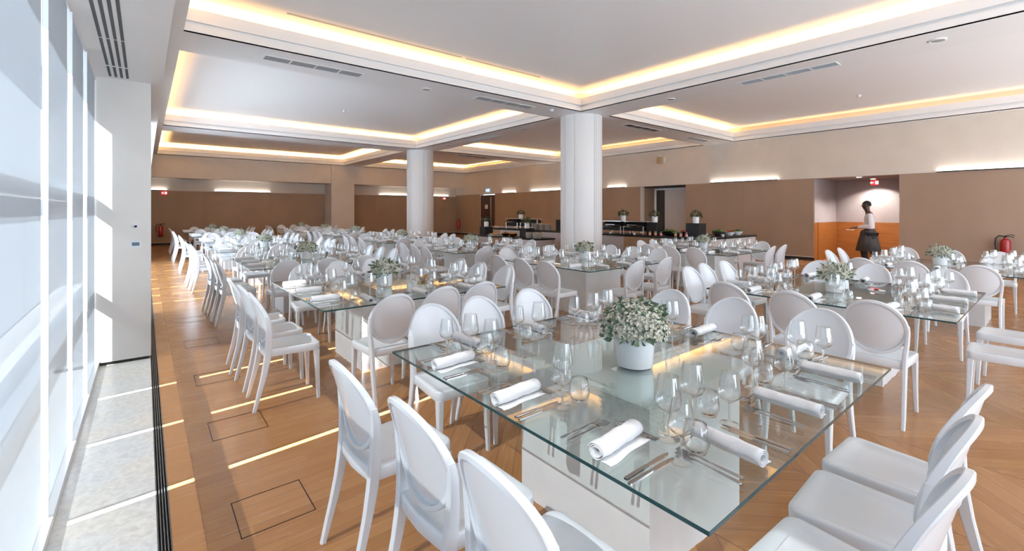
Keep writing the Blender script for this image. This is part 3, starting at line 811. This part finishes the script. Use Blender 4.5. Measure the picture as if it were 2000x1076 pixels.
def chafer():
    t = thing('chafing_dish', '', 'chafing dish')
    q = MB(); q.box(-.22, .22, -.31, .31, .10, .20); q.build('water_pan', M['black'], t, smooth=False)
    q = MB()
    n = 12; prof_ = [(-.23*math.cos(PI*i/n), .22 + .13*math.sin(PI*i/n)) for i in range(n+1)]
    q.loops([[(x, -.30, z) for x, z in prof_], [(x, .30, z) for x, z in prof_]]); q.build('roll_lid', M['black'], t)
    for y in (-.31, .31):
        for x in (-.21, .21):
            q = MB(); q.tube([(x, y, 0), (x, y, .22)], .014, 8); q.build('leg', M['chrome'], t)
        q = MB(); q.box(-.03, .03, y-.025, y+.025, .20, .36); q.build('post', M['chrome'], t, smooth=False)
    q = MB(); q.tube([(-.25, -.15, .24), (-.28, -.15, .26), (-.28, .15, .26), (-.25, .15, .24)], .009, 6); q.build('handle', M['chrome'], t)
    q = MB(); q.box(-.24, .24, -.33, .33, .345, .36); q.build('top_shelf', M['chrome'], t, smooth=False)
    return t
CF = Stock(chafer)
for y, l in ((8.02, 'left of two'), (7.30, 'right of two')): CF.put((10.34, y, .90), 0, 'black and chrome chafing dish, %s right of front column' % l, 'chafing dishes')
for y, l in ((12.55, 'left of two'), (11.75, 'right of two')): CF.put((10.42, y, .90), 0, 'black and chrome chafing dish, %s left of front column' % l, 'chafing dishes')
def riser(x, y, z, label, s=.3, h=.34):
    q = MB(); q.box(-s/2, s/2, -s/2, s/2, 0, h); o = q.build('display_riser', M['black'], smooth=False); o.location = (x, y, z)
    md = o.modifiers.new('bevel', 'BEVEL'); md.width = .006
    return tag(o, label, 'riser', 'black display risers')
riser(10.3, 6.75, .90, 'black box riser under flower pot, beside right-hand chafing dish')
riser(10.35, 5.65, .90, 'black box riser under rightmost buffet flower pot', .34)
riser(8.4, 11.6, .78, 'black box riser under flower pot on lower display counter', .3, .26)
riser(10.3, 10.0, .90, 'black box riser under flower pot beside the front column', .4, .36)
riser(8.5, 9.75, .78, 'black box riser behind copper dishes on the lower display', .3, .26)
for (x, y, z, l) in ((10.3, 7.75, 1.26, 'above the chafing dishes right of front column'), (10.3, 6.75, 1.24, 'on black riser in front of the white service door'), (10.35, 5.65, 1.24, 'on the rightmost black riser of the buffet'),
                     (10.3, 12.15, 1.26, 'above the chafing dishes left of front column'), (8.4, 11.6, 1.04, 'on black riser at far end of lower display counter'), (10.3, 10.0, 1.26, 'on black riser just left of the front column'), (8.5, 9.75, 1.04, 'large one above copper dishes on lower display counter')):
    BQD.put((x, y, z), y, 'white pot of dark foliage ' + l, 'buffet flower pots')
def plateobj():
    q = MB(); q.lathe([(0,0),(.08,0),(.12,.014),(.119,.018),(.078,.005),(0,.005)], 20); o = q.build('dinner_plate', M['plate']); o['category'] = 'plate'; return o
PL = Stock(plateobj)
for s_, (x, y, z, n, l) in enumerate(((10.15, 11.15, .90, 13, 'left'), (10.15, 10.87, .90, 13, 'middle'), (10.15, 10.59, .90, 13, 'right'), (8.3, 9.4, .78, 10, 'display counter left'), (8.3, 9.12, .78, 10, 'display counter right'))):
    for k in range(n): PL.put((x, y, z + k*.0155 + .0002), 0, 'stoneware plate in the %s buffet stack, one of the identical plates' % l, 'plates in the %s buffet stack' % l)
def jar(mt):
    def f():
        t = thing('drink_jar', '', 'jar')
        q = MB(); q.lathe([(0,0),(.035,0),(.04,.01),(.04,.09),(.03,.105),(.03,.12),(.028,.12),(.028,.105),(.038,.09),(.038,.012),(0,.006)], 16); q.build('glass_jar', M['glass'], t)
        q = MB(); q.lathe([(0,.007),(.0375,.012),(.0375,.08),(0,.08)], 16); q.build('drink', M[mt], t)
        return t
    return Stock(f)
JO, JR = jar('juice_o'), jar('juice_r')
jars = [(6.72,'o'),(6.56,'o'),(6.40,'r'),(6.0,'o'),(5.86,'r'),(5.72,'r')]
for i, (y, c) in enumerate(jars):
    (JO if c == 'o' else JR).put((10.04, y, .90), 0, '%s drink jar, %s from the left along right buffet edge' % ('orange' if c == 'o' else 'red', ON[i]), 'drink jars on the right buffet')
def bowl(x, y, z, r, fill, label, out='black'):
    t = thing('serving_bowl', label, 'bowl', (x, y, z))
    q = MB(); q.lathe([(0,0),(r*.5,0),(r*.85,r*.35),(r,r*.7),(r*.96,r*.7),(r*.8,r*.36),(0,r*.08)], 24); q.build('bowl', M[out], t)
    rnd = random.Random(int(x*100+y*37)); q = MB()
    for i in range(70):
        a, k = rnd.uniform(0, 2*PI), math.sqrt(rnd.random())*.85
        p = (r*k*math.cos(a), r*k*math.sin(a), r*(.62 + .35*(1-k)) + rnd.uniform(-.01, .02)); s_ = r*rnd.uniform(.10, .2)
        q.lathe([(0,-s_*.5),(s_,0),(s_*.6,s_*.5),(0,s_*.6)], 5, p)
    o = q.build('filling', M[fill], t, smooth=False); o['kind'] = 'stuff'
    return t
bowl(10.42, 6.42, .90, .17, 'salad', 'dark bowl of green salad behind the drink jars')
bowl(10.66, 6.08, .92, .15, 'berry', 'dark bowl of red fruit on the right buffet').location.z = .90
bowl(10.24, 6.12, .90, .12, 'salad', 'smaller bowl of dark greens at right buffet edge')
bowl(11.3, 5.55, .90, .17, 'salad', 'steel bowl of salad on the side counter', 'chrome')
bowl(11.75, 5.5, .90, .13, 'berry', 'small bowl of red fruit on the side counter', 'ceramic')
bowl(12.2, 5.5, .90, .14, 'salad', 'rightmost bowl of greens on the side counter', 'ceramic')
bowl(8.35, 10.55, .78, .13, 'bread', 'copper dish of bread rolls on the lower display', 'copper')
bowl(8.35, 10.2, .78, .13, 'bread', 'second copper dish of rolls nearer the front column', 'copper')
def loaf(x, y, z, label, l=.3):
    t = thing('bread_tray', label, 'tray', (x, y, z), PI/2)
    q = MB(); q.box(-l/2-.03, l/2+.03, -.11, .11, 0, .015); q.build('tray', M['ceramic'], t, smooth=False)
    for k in range(3):
        q = MB(); yy = -.065 + k*.065
        q.loops([[(-l/2 + l*i/8, yy + .028*math.sin(PI*min(max(i, .4), 7.6)/8)**.4*math.cos(2*PI*j/8), .042 + .026*math.sin(PI*min(max(i, .4), 7.6)/8)**.4*math.sin(2*PI*j/8)) for j in range(8)] for i in range(9)])
        q.build('loaf', M['bread'], t)
loaf(8.35, 11.15, .78, 'tray of bread loaves on the lower display beside the riser')
loaf(8.62, 10.8, .78, 'tray of bread loaves further back on the lower display')
loaf(10.1, 13.5, .90, 'tray of bread loaves at the far end of the left buffet')
for k in range(12):
    TUM.put((10.0, 13.25 - k*.11, .90), 0, 'water tumbler, %s from the far end of the row on left buffet edge' % (['first','second','third','fourth','fifth','sixth','seventh','eighth','ninth','tenth','eleventh','twelfth'][k]), 'tumblers on the left buffet')
def cup():
    q = MB(); q.lathe([(0,0),(.02,0),(.034,.03),(.036,.06),(.033,.06),(.03,.03),(0,.006)], 12); o = q.build('small_cup', M['ceramic']); o['category'] = 'cup'; return o
CU = Stock(cup)
for k, (x, y) in enumerate(((10.02, 7.98), (10.02, 7.18), (11.05, 5.75), (11.02, 5.32))):
    CU.put((x, y, .90), 0, 'small white cup, %s from the left on the right buffet' % ON[k], 'cups on the right buffet')
q = MB(); q.lathe([(0,0),(.09,0),(.10,.01),(.10,.26),(.093,.26),(.093,.015),(0,.012)], 24); o = q.build('ice_bucket', M['chrome']); o.location = (10.02, 8.50, .90); tag(o, 'pale metal bucket beside the front column on right buffet', 'bucket')

# ================================================================== CEILING AND WALL FITTINGS
def vent(label, cx, cy, ang, L_=1.56, W_=.26, mt='grillem'):
    t = thing('ceiling_vent', label, 'ceiling vent', (cx, cy, ZB), ang, 'four-panel ceiling vents')
    q = MB(); h = L_/2; w_ = W_/2
    q.box(-h, h, -w_, -w_+.022, -.008, 0); q.box(-h, h, w_-.022, w_, -.008, 0)
    for k in range(5):
        x = -h + k*(L_-.022)/4; q.box(x, x+.022, -w_+.022, w_-.022, -.008, 0)
    q.build('frame', M['trimw'], t, smooth=False)
    for k in range(4):
        x0 = -h + .022 + k*(L_-.022)/4; x1 = x0 + (L_-.022)/4 - .022
        q = MB(); n = 10
        for j in range(n):
            y = -w_+.026 + (W_-.052)*j/(n-1)
            q.loops([[(x0, y-.007, -.001), (x0, y+.005, -.007), (x0, y+.006, -.006), (x0, y-.006, 0)], [(x1, y-.007, -.001), (x1, y+.005, -.007), (x1, y+.006, -.006), (x1, y-.006, 0)]])
        q.build('louvre_panel', mt if not isinstance(mt, str) else M[mt], t, smooth=False)
LG = mat('light_grey_louvre', (.35,.37,.39), .5); LW = mat('white_louvre', (.72,.75,.78), .5)
vent('grey four-panel air vent in beam above second window-row table', 2.2, 7.87, 0, mt=LG)
vent('grey four-panel air vent in beam just left of front column', 6.2, 7.85, 0, mt=LG)
vent('white four-panel air vent in beam right of front column', 8.72, 3.1, PI/2, mt=LW)
vent('dark four-panel air vent in beam behind front column', 11.15, 7.72, 0, mt='grillem')
vent('white four-panel air vent in beam between the two columns', 8.68, 12.2, PI/2, mt=LW)
vent('dark air vent in beam right of the rear column', 11.2, 16.5, 0, mt='grillem')
vent('dark air vent at wall end of beam behind front column', 14.4, 7.8, 0, 1.2, mt='grillem')
def disc(x, y, z, label, name='ceiling_speaker', r=.10):
    t = thing(name, label, 'ceiling fitting', (x, y, z), 0)
    q = MB(); q.lathe([(0,-.012),(r*.75,-.010),(r*.8,-.016),(r,-.008),(r,0),(0,0)], 28); q.build('ring', M['trimw'], t)
    q = MB(); q.lathe([(0,-.014),(r*.74,-.012),(r*.74,-.009)], 28); q.build('mesh_cover', LG, t)
disc(4.3, 7.95, ZB, 'round ceiling fitting in beam between the two grey vents')
disc(8.62, 1.13, ZB, 'round ceiling fitting in beam at upper right of photo')
disc(8.75, 5.35, ZB, 'round ceiling fitting in beam right of front column')
disc(8.62, 10.0, ZB, 'round ceiling fitting in beam left of front column')
disc(8.6, 14.2, ZB, 'round ceiling fitting in beam close to rear column')
def smoke(x, y, z, label):
    t = thing('smoke_detector', label, 'smoke detector', (x, y, z), 0)
    q = MB(); q.lathe([(0,-.02),(.05,-.02),(.055,0),(0,0)], 20); q.build('base', M['white'], t)
    q = MB(); q.lathe([(0,-.055),(.022,-.052),(.035,-.035),(.04,-.02)], 16); q.build('sensor_head', M['white'], t)
import_fw = (math.sin(TH), math.cos(TH)); import_rt = (math.cos(TH), -math.sin(TH))
def at_px(x, y, z):
    d = 880*(1.55 - z)/(y - 411); l = (x-1000)/880*d
    return (d*import_fw[0] + l*import_rt[0], d*import_fw[1] + l*import_rt[1])
for (p, z, l) in (((672, 216), ZC, 'smoke detector on the middle left ceiling coffer'), ((1678, 186), ZC, 'smoke detector on the front right ceiling coffer'), ((527, 288), ZC, 'smoke detector on the rear left ceiling coffer'), ((1078, 214), ZB, 'white round sensor under the beam left of front column')):
    x, y = at_px(*p, z); smoke(x, y, z, l)
# linear uplights on top of the brown panels
def uplight(a, b, wall, label, power=34):
    ln = b - a; c = (a+b)/2
    loc = (XW-.035, c, 2.545) if wall == 'r' else (c, YB-.035, 2.445)
    t = thing('wall_uplight', label, 'wall light', loc, 0 if wall == 'r' else PI/2, 'linear wall uplights')
    q = MB(); q.box(-.035, .030, -ln/2, ln/2, 0, .012); q.box(-.035, -.030, -ln/2, ln/2, .012, .022); q.build('housing', M['black'], t, smooth=False)
    q = MB(); q.box(-.028, .022, -ln/2+.01, ln/2-.01, .012, .016); q.build('diffuser', M['strip'], t, smooth=False)
def yat(x, X):
    rx_ = import_fw[0] + (x-1000)/880*import_rt[0]; ry_ = import_fw[1] + (x-1000)/880*import_rt[1]; return ry_*X/rx_
def xat(x, Y):
    rx_ = import_fw[0] + (x-1000)/880*import_rt[0]; ry_ = import_fw[1] + (x-1000)/880*import_rt[1]; return rx_*Y/ry_
for (a, b, l) in ((980, 1007, 'short linear uplight on the wall beside the dark fire door'), (1036, 1101, 'linear uplight on the wall just left of front column'), (1186, 1222, 'linear uplight on the wall just right of front column'),
                  (1388, 1520, 'linear uplight over the taupe panel left of the corridor'), (1830, 2040, 'long linear uplight over the taupe panel right of corridor')):
    uplight(yat(b, XW-.03), yat(a, XW-.03), 'r', l)
for (a, b, l) in ((420, 527, 'linear uplight on the back wall left of the pilaster'), (742, 800, 'linear uplight on the back wall between pilaster and rear column'), (840, 876, 'linear uplight on the back wall right of the rear column'), (292, 325, 'linear uplight at window end of the back wall')):
    uplight(xat(a, YB-.03), xat(b, YB-.03), 'b', l)
# exit signs
def running_sign(x, y, z, ax, label, mb, mf, w_=.30, h=.16):
    t = thing('exit_sign', label, 'exit sign', (x, y, z), ax)
    q = MB(); q.box(-w_/2, w_/2, 0, .03, 0, h); q.build('sign_box', M[mb], t, smooth=False)
    q = MB()                       # arrow and running figure
    f = -.004
    def poly(ps): q.loops([[(px, f, pz) for px, pz in ps], [(px, 0.0, pz) for px, pz in ps]])
    s_ = h/.16
    poly([(.02*s_, .03*s_), (.10*s_, .03*s_), (.10*s_, .13*s_), (.02*s_, .13*s_)])
    poly([(-.12*s_, .08*s_), (-.075*s_, .12*s_), (-.075*s_, .095*s_), (-.02*s_, .095*s_), (-.02*s_, .065*s_), (-.075*s_, .065*s_), (-.075*s_, .04*s_)])
    q.build('pictogram', M[mf], t, smooth=False)
    q = MB(); q.box(-.01, .01, .01, .02, h, h+.04); q.build('bracket', M['trimw'], t, smooth=False)
    return t
# face of sign looks along local -Y
running_sign(XW+1.40, yat(1708, XW+1.40), 2.33, -PI/2+.0, 'red and white lit exit pictogram sign in the corridor', 'signred', 'signwhite', .19, .15)
running_sign(XW-.05, 21.9, 2.66, -PI/2, 'pale blue lit exit sign above the dark fire door', 'signblue', 'signwhite', .42, .2)
running_sign(xat(321, YB-.1), YB-.09, 2.26, 0, 'small red exit sign at window end of back wall', 'signred', 'signwhite', .20, .14)
running_sign(xat(868, YB-.1), YB-.09, 2.26, 0, 'small red exit sign right of the rear column', 'signred', 'signwhite', .18, .13)
# emergency lamp under the cove
t = thing('wall_projector', 'small tan box lamp on bracket below the right wall cove', 'lamp', (XW, yat(1291, XW), 3.55))
q = MB(); q.box(-.16, -.04, -.10, .10, -.12, .12); q.build('lamp_box', mat('tan_box', (.45,.33,.18), .5), t, smooth=False)
q = MB(); q.tube([(0, 0, .2), (-.10, 0, .2), (-.10, 0, .12)], .012, 6); q.box(-.02, 0, -.2, -.1, -.12, .10); q.build('bracket', M['trimw'], t, smooth=False)
# fire extinguishers
def extinguisher():
    t = thing('fire_extinguisher', '', 'fire extinguisher')
    q = MB(); q.lathe([(0,0),(.085,0),(.09,.01),(.09,.42),(.075,.47),(.03,.50),(.03,.53),(0,.53)], 24); q.build('cylinder', M['red'], t)
    q = MB(); q.lathe([(.0905,.0),(.092,0),(.092,.05),(.0905,.05)], 24); q.build('base_ring', M['black'], t)
    q = MB(); q.box(-.02, .02, -.03, .03, .53, .57); q.tube([(0,0,.57),(.09,.0,.60),(.15,0,.58)], .008, 6); q.tube([(0,0,.56),(.09,0,.555),(.14,0,.53)], .008, 6); q.build('valve', M['black'], t)
    q = MB(); q.tube([(-.02,0,.55),(-.10,-.01,.57),(-.16,-.02,.50),(-.17,-.02,.35),(-.15,-.02,.20)], .013, 8); q.build('hose', M['black'], t)
    q = MB(); q.box(-.02, .02, .085, .13, .3, .4); q.build('wall_bracket', M['chrome'], t, smooth=False)
    return t
FE = Stock(extinguisher)
FE.put((XW-.17, yat(1964, XW-.15), .38), -PI/2, 'red fire extinguisher on the right wall near photo edge')
FE.put((xat(314, YB-.15), YB-.17, .38), 0, 'red fire extinguisher on the back wall beside the window pilaster')
FE.put((XW-.17, yat(896, XW-.15), .38), -PI/2, 'red fire extinguisher in the rear right corner')
# controls on the white pilaster (face at Y = 6.06)
def xp(x): return xat(x, 6.06)
d_ = 6.06*math.cos(TH) + xp(265)*math.sin(TH)
t = thing('wall_thermostat', 'small white thermostat panel with grey display on the white pilaster', 'thermostat', (xp(265), 6.06, 1.55-(476-411)*d_/880-.04))
q = MB(); q.box(-.045, .045, -.012, 0, 0, .07); q.build('housing', M['white'], t, smooth=False)
q = MB(); q.box(-.03, .03, -.014, -.012, .02, .055); q.build('display', M['lcd'], t, smooth=False)
t = thing('round_switch', 'small round black-centred knob above the thermostat', 'switch', (xp(265), 6.06, 1.55-(442-411)*d_/880))
q = MB(); q.tube([(0,0,0),(0,-.012,0)], .022, 20); q.build('plate', M['white'], t)
q = MB(); q.tube([(0,-.012,0),(0,-.02,0)], .012, 16); q.build('knob', M['black'], t)
# floor boxes
def fbox():
    t = thing('floor_box', '', 'floor box')
    q = MB(); h = .168
    for b_ in ((-h,-h+.004,-h,h),(h-.004,h,-h,h),(-h,h,-h,-h+.004),(-h,h,h-.004,h)): q.box(*b_, -.001, .0018)
    q.build('rim', M['black'], t, smooth=False)
    return t
FB = Stock(fbox)
for k, y in enumerate((2.62, 3.78, 5.0, 6.40, 7.85)):
    FB.put((.52, y, 0), 0, 'square dark-rimmed floor box in the oak aisle, %s' % ('nearest the camera', 'second from the camera', 'third from the camera', 'fourth from the camera', 'farthest from the camera')[k], 'floor boxes')

# ================================================================== PERSON
def person(x, y, heading):
    t = thing('person', 'person in white shirt and long charcoal apron walking left', 'person', (x, y, 0), heading)
    # local frame: +Y is the walking direction, X the person's right
    def skin(name, V, E, m, sub=2, par=t):
        me = bpy.data.meshes.new(name); me.from_pydata([v[:3] for v in V], E, []); o = bpy.data.objects.new(name, me); COL.objects.link(o); o.parent = par
        md = o.modifiers.new('skin', 'SKIN'); md.use_smooth_shade = True
        for i, v in enumerate(V):
            r = v[3]; o.data.skin_vertices[0].data[i].radius = (r if not isinstance(r, tuple) else r[0], r if not isinstance(r, tuple) else r[1])
        o.data.skin_vertices[0].data[0].use_root = True
        s_ = o.modifiers.new('sub', 'SUBSURF'); s_.levels = sub; s_.render_levels = sub
        me.materials.append(m); return o
    V = [(0,0,.96,(.14,.11)),(0,.01,1.12,(.13,.10)),(0,.0,1.30,(.15,.105)),(0,.0,1.42,(.13,.09)),(0,.03,1.50,(.055,.055)),(0,.05,1.57,(.055,.055)),(0,.075,1.64,(.070,.088)),(0,.08,1.71,(.074,.095)),(0,.07,1.77,(.06,.075)),
         (.09,.03,.92,.10),(.10,.12,.52,.062),(.10,.06,.10,.042),(.10,.17,.035,.035),
         (-.09,-.02,.92,.10),(-.10,-.06,.50,.062),(-.10,-.27,.13,.042),(-.10,-.18,.04,.035),
         (.17,.0,1.42,.055),(.22,-.06,1.16,.042),(.16,.16,1.10,.034),(.13,.27,1.09,.026),
         (-.17,.0,1.42,.055),(-.22,-.02,1.16,.042),(-.12,.20,1.12,.034),(-.04,.27,1.10,.026)]
    E = [(0,1),(1,2),(2,3),(3,4),(4,5),(5,6),(6,7),(7,8),(0,9),(9,10),(10,11),(11,12),(0,13),(13,14),(14,15),(15,16),(3,17),(17,18),(18,19),(19,20),(3,21),(21,22),(22,23),(23,24)]
    skin('body', V, E, M['skin'])
    # hands: palm and five fingers each
    for s_, (hx, hy, hz), up in ((1, (.13,.27,1.09), .0), (-1, (-.04,.27,1.10), .02)):
        V = [(hx, hy, hz, .022), (hx - s_*.01, hy+.05, hz-.005, (.036,.016)), (hx - s_*.01, hy+.085, hz-.008, (.036,.014))]; E = [(0,1),(1,2)]
        for k in range(4):
            fx = hx - s_*.01 + (-.027 + k*.018); n = len(V); ln = (.030,.036,.034,.026)[k]
            V += [(fx, hy+.09, hz-.008, .009), (fx, hy+.09+ln, hz-.022, .0085), (fx, hy+.09+ln*1.3, hz-.050, .007)]
            E += [(2, n), (n, n+1), (n+1, n+2)]
        n = len(V); V += [(hx - s_*.045, hy+.045, hz+.002, .011), (hx - s_*.055, hy+.080, hz-.010, .009)]; E += [(1, n), (n, n+1)]
        skin('hand', V, E, M['skin'], 1)
    # face details
    q = MB(); q.loops([[(-.014,.160,1.675),(.014,.160,1.675),(.010,.160,1.69),(-.010,.160,1.69)],[(-.008,.186,1.678),(.008,.186,1.678),(.005,.180,1.688),(-.005,.180,1.688)]]); q.tube([(-.022,.163,1.645),(0,.172,1.645),(.022,.163,1.645)], .006, 6); q.build('nose_and_mouth', M['skin'], t)
    for sx in (-1, 1):
        q = MB(); q.lathe([(0,-.012),(.009,-.006),(.009,.006),(0,.012)], 8, (sx*.03,.158,1.705)); q.build('eye', M['white'], t)
        q = MB(); q.lathe([(0,-.03),(.012,-.02),(.014,.01),(.008,.03),(0,.03)], 8, (sx*.078,.065,1.69)); q.build('ear', M['skin'], t)
    # hair cap
    q = MB(); ls = []
    for i in range(7):
        ph_ = PI*.46*i/6; ls.append([(.084*math.cos(ph_)*math.cos(2*PI*j/20), .062 + .103*math.cos(ph_)*math.sin(2*PI*j/20) - (.02 if math.sin(2*PI*j/20) > .5 else 0), 1.715 + .095*math.sin(ph_) - (.05 if math.sin(2*PI*j/20) < 0 and i == 0 else 0)) for j in range(20)])
    q.loops(ls, (False, True)); q.build('hair', M['hair'], t)
    # shirt
    V = [(0,0,1.02,(.165,.135)),(0,.01,1.14,(.15,.125)),(0,.0,1.30,(.170,.125)),(0,.0,1.41,(.15,.105)),(0,.02,1.475,(.07,.065)),
         (.175,.0,1.41,.068),(.225,-.06,1.16,.057),(.165,.15,1.10,.048),(.140,.235,1.093,.040),
         (-.175,.0,1.41,.068),(-.225,-.02,1.16,.057),(-.13,.185,1.12,.048),(-.07,.245,1.105,.040)]
    E = [(0,1),(1,2),(2,3),(3,4),(3,5),(5,6),(6,7),(7,8),(3,9),(9,10),(10,11),(11,12)]
    skin('shirt', V, E, M['shirt'])
    # apron: wrapped skirt, open cone with thickness
    q = MB(); n = 40; ls = []
    for z, rx_, ry_ in ((1.04,.168,.140),(.95,.185,.165),(.75,.205,.215),(.50,.215,.265)):
        ls.append([((rx_ + .006*math.sin(j*1.9))*math.cos(2*PI*j/n), .02 + (ry_ + .008*math.sin(j*2.3))*math.sin(2*PI*j/n), z) for j in range(n)])
    q.loops(ls, (False, False)); o = q.build('apron', M['apron'], t, sharp=80); md = o.modifiers.new('th', 'SOLIDIFY'); md.thickness = .006
    # trousers
    V = [(0,0,.98,(.15,.12)),(.09,.03,.90,.112),(.10,.12,.52,.082),(.10,.065,.12,.068),(-.09,-.02,.90,.112),(-.10,-.06,.50,.082),(-.10,-.26,.15,.068)]
    skin('trousers', V, [(0,1),(1,2),(2,3),(0,4),(4,5),(5,6)], M['trouser'])
    for (x_, y_) in ((.10,.10),(-.10,-.20)):
        q = MB(); ls = []
        for z, k in ((0,1),(.03,1.02),(.06,.85),(.085,.5)):
            ls.append([(x_ + .047*k*math.cos(2*PI*j/16), y_ + (.14*k if math.sin(2*PI*j/16) > 0 else .08*min(1, k*1.1))*math.sin(2*PI*j/16), z) for j in range(16)])
        q.loops(ls); q.build('shoe', M['black'], t)
    return t
pxy = (14.55, 3.2)
person(pxy[0], pxy[1], .26)
q = MB(); q.box(-.06, .06, -.09, .09, 0, .012)
o = q.build('folded_cloth', M['napkin'], smooth=False)
hd = .26
o.location = (pxy[0] + math.cos(hd)*.05 - math.sin(hd)*.40, pxy[1] + math.sin(hd)*.05 + math.cos(hd)*.40, 1.035); o.rotation_euler = (0, 0, hd)
tag(o, 'small white folded cloth held in the hands of the walking person', 'cloth')
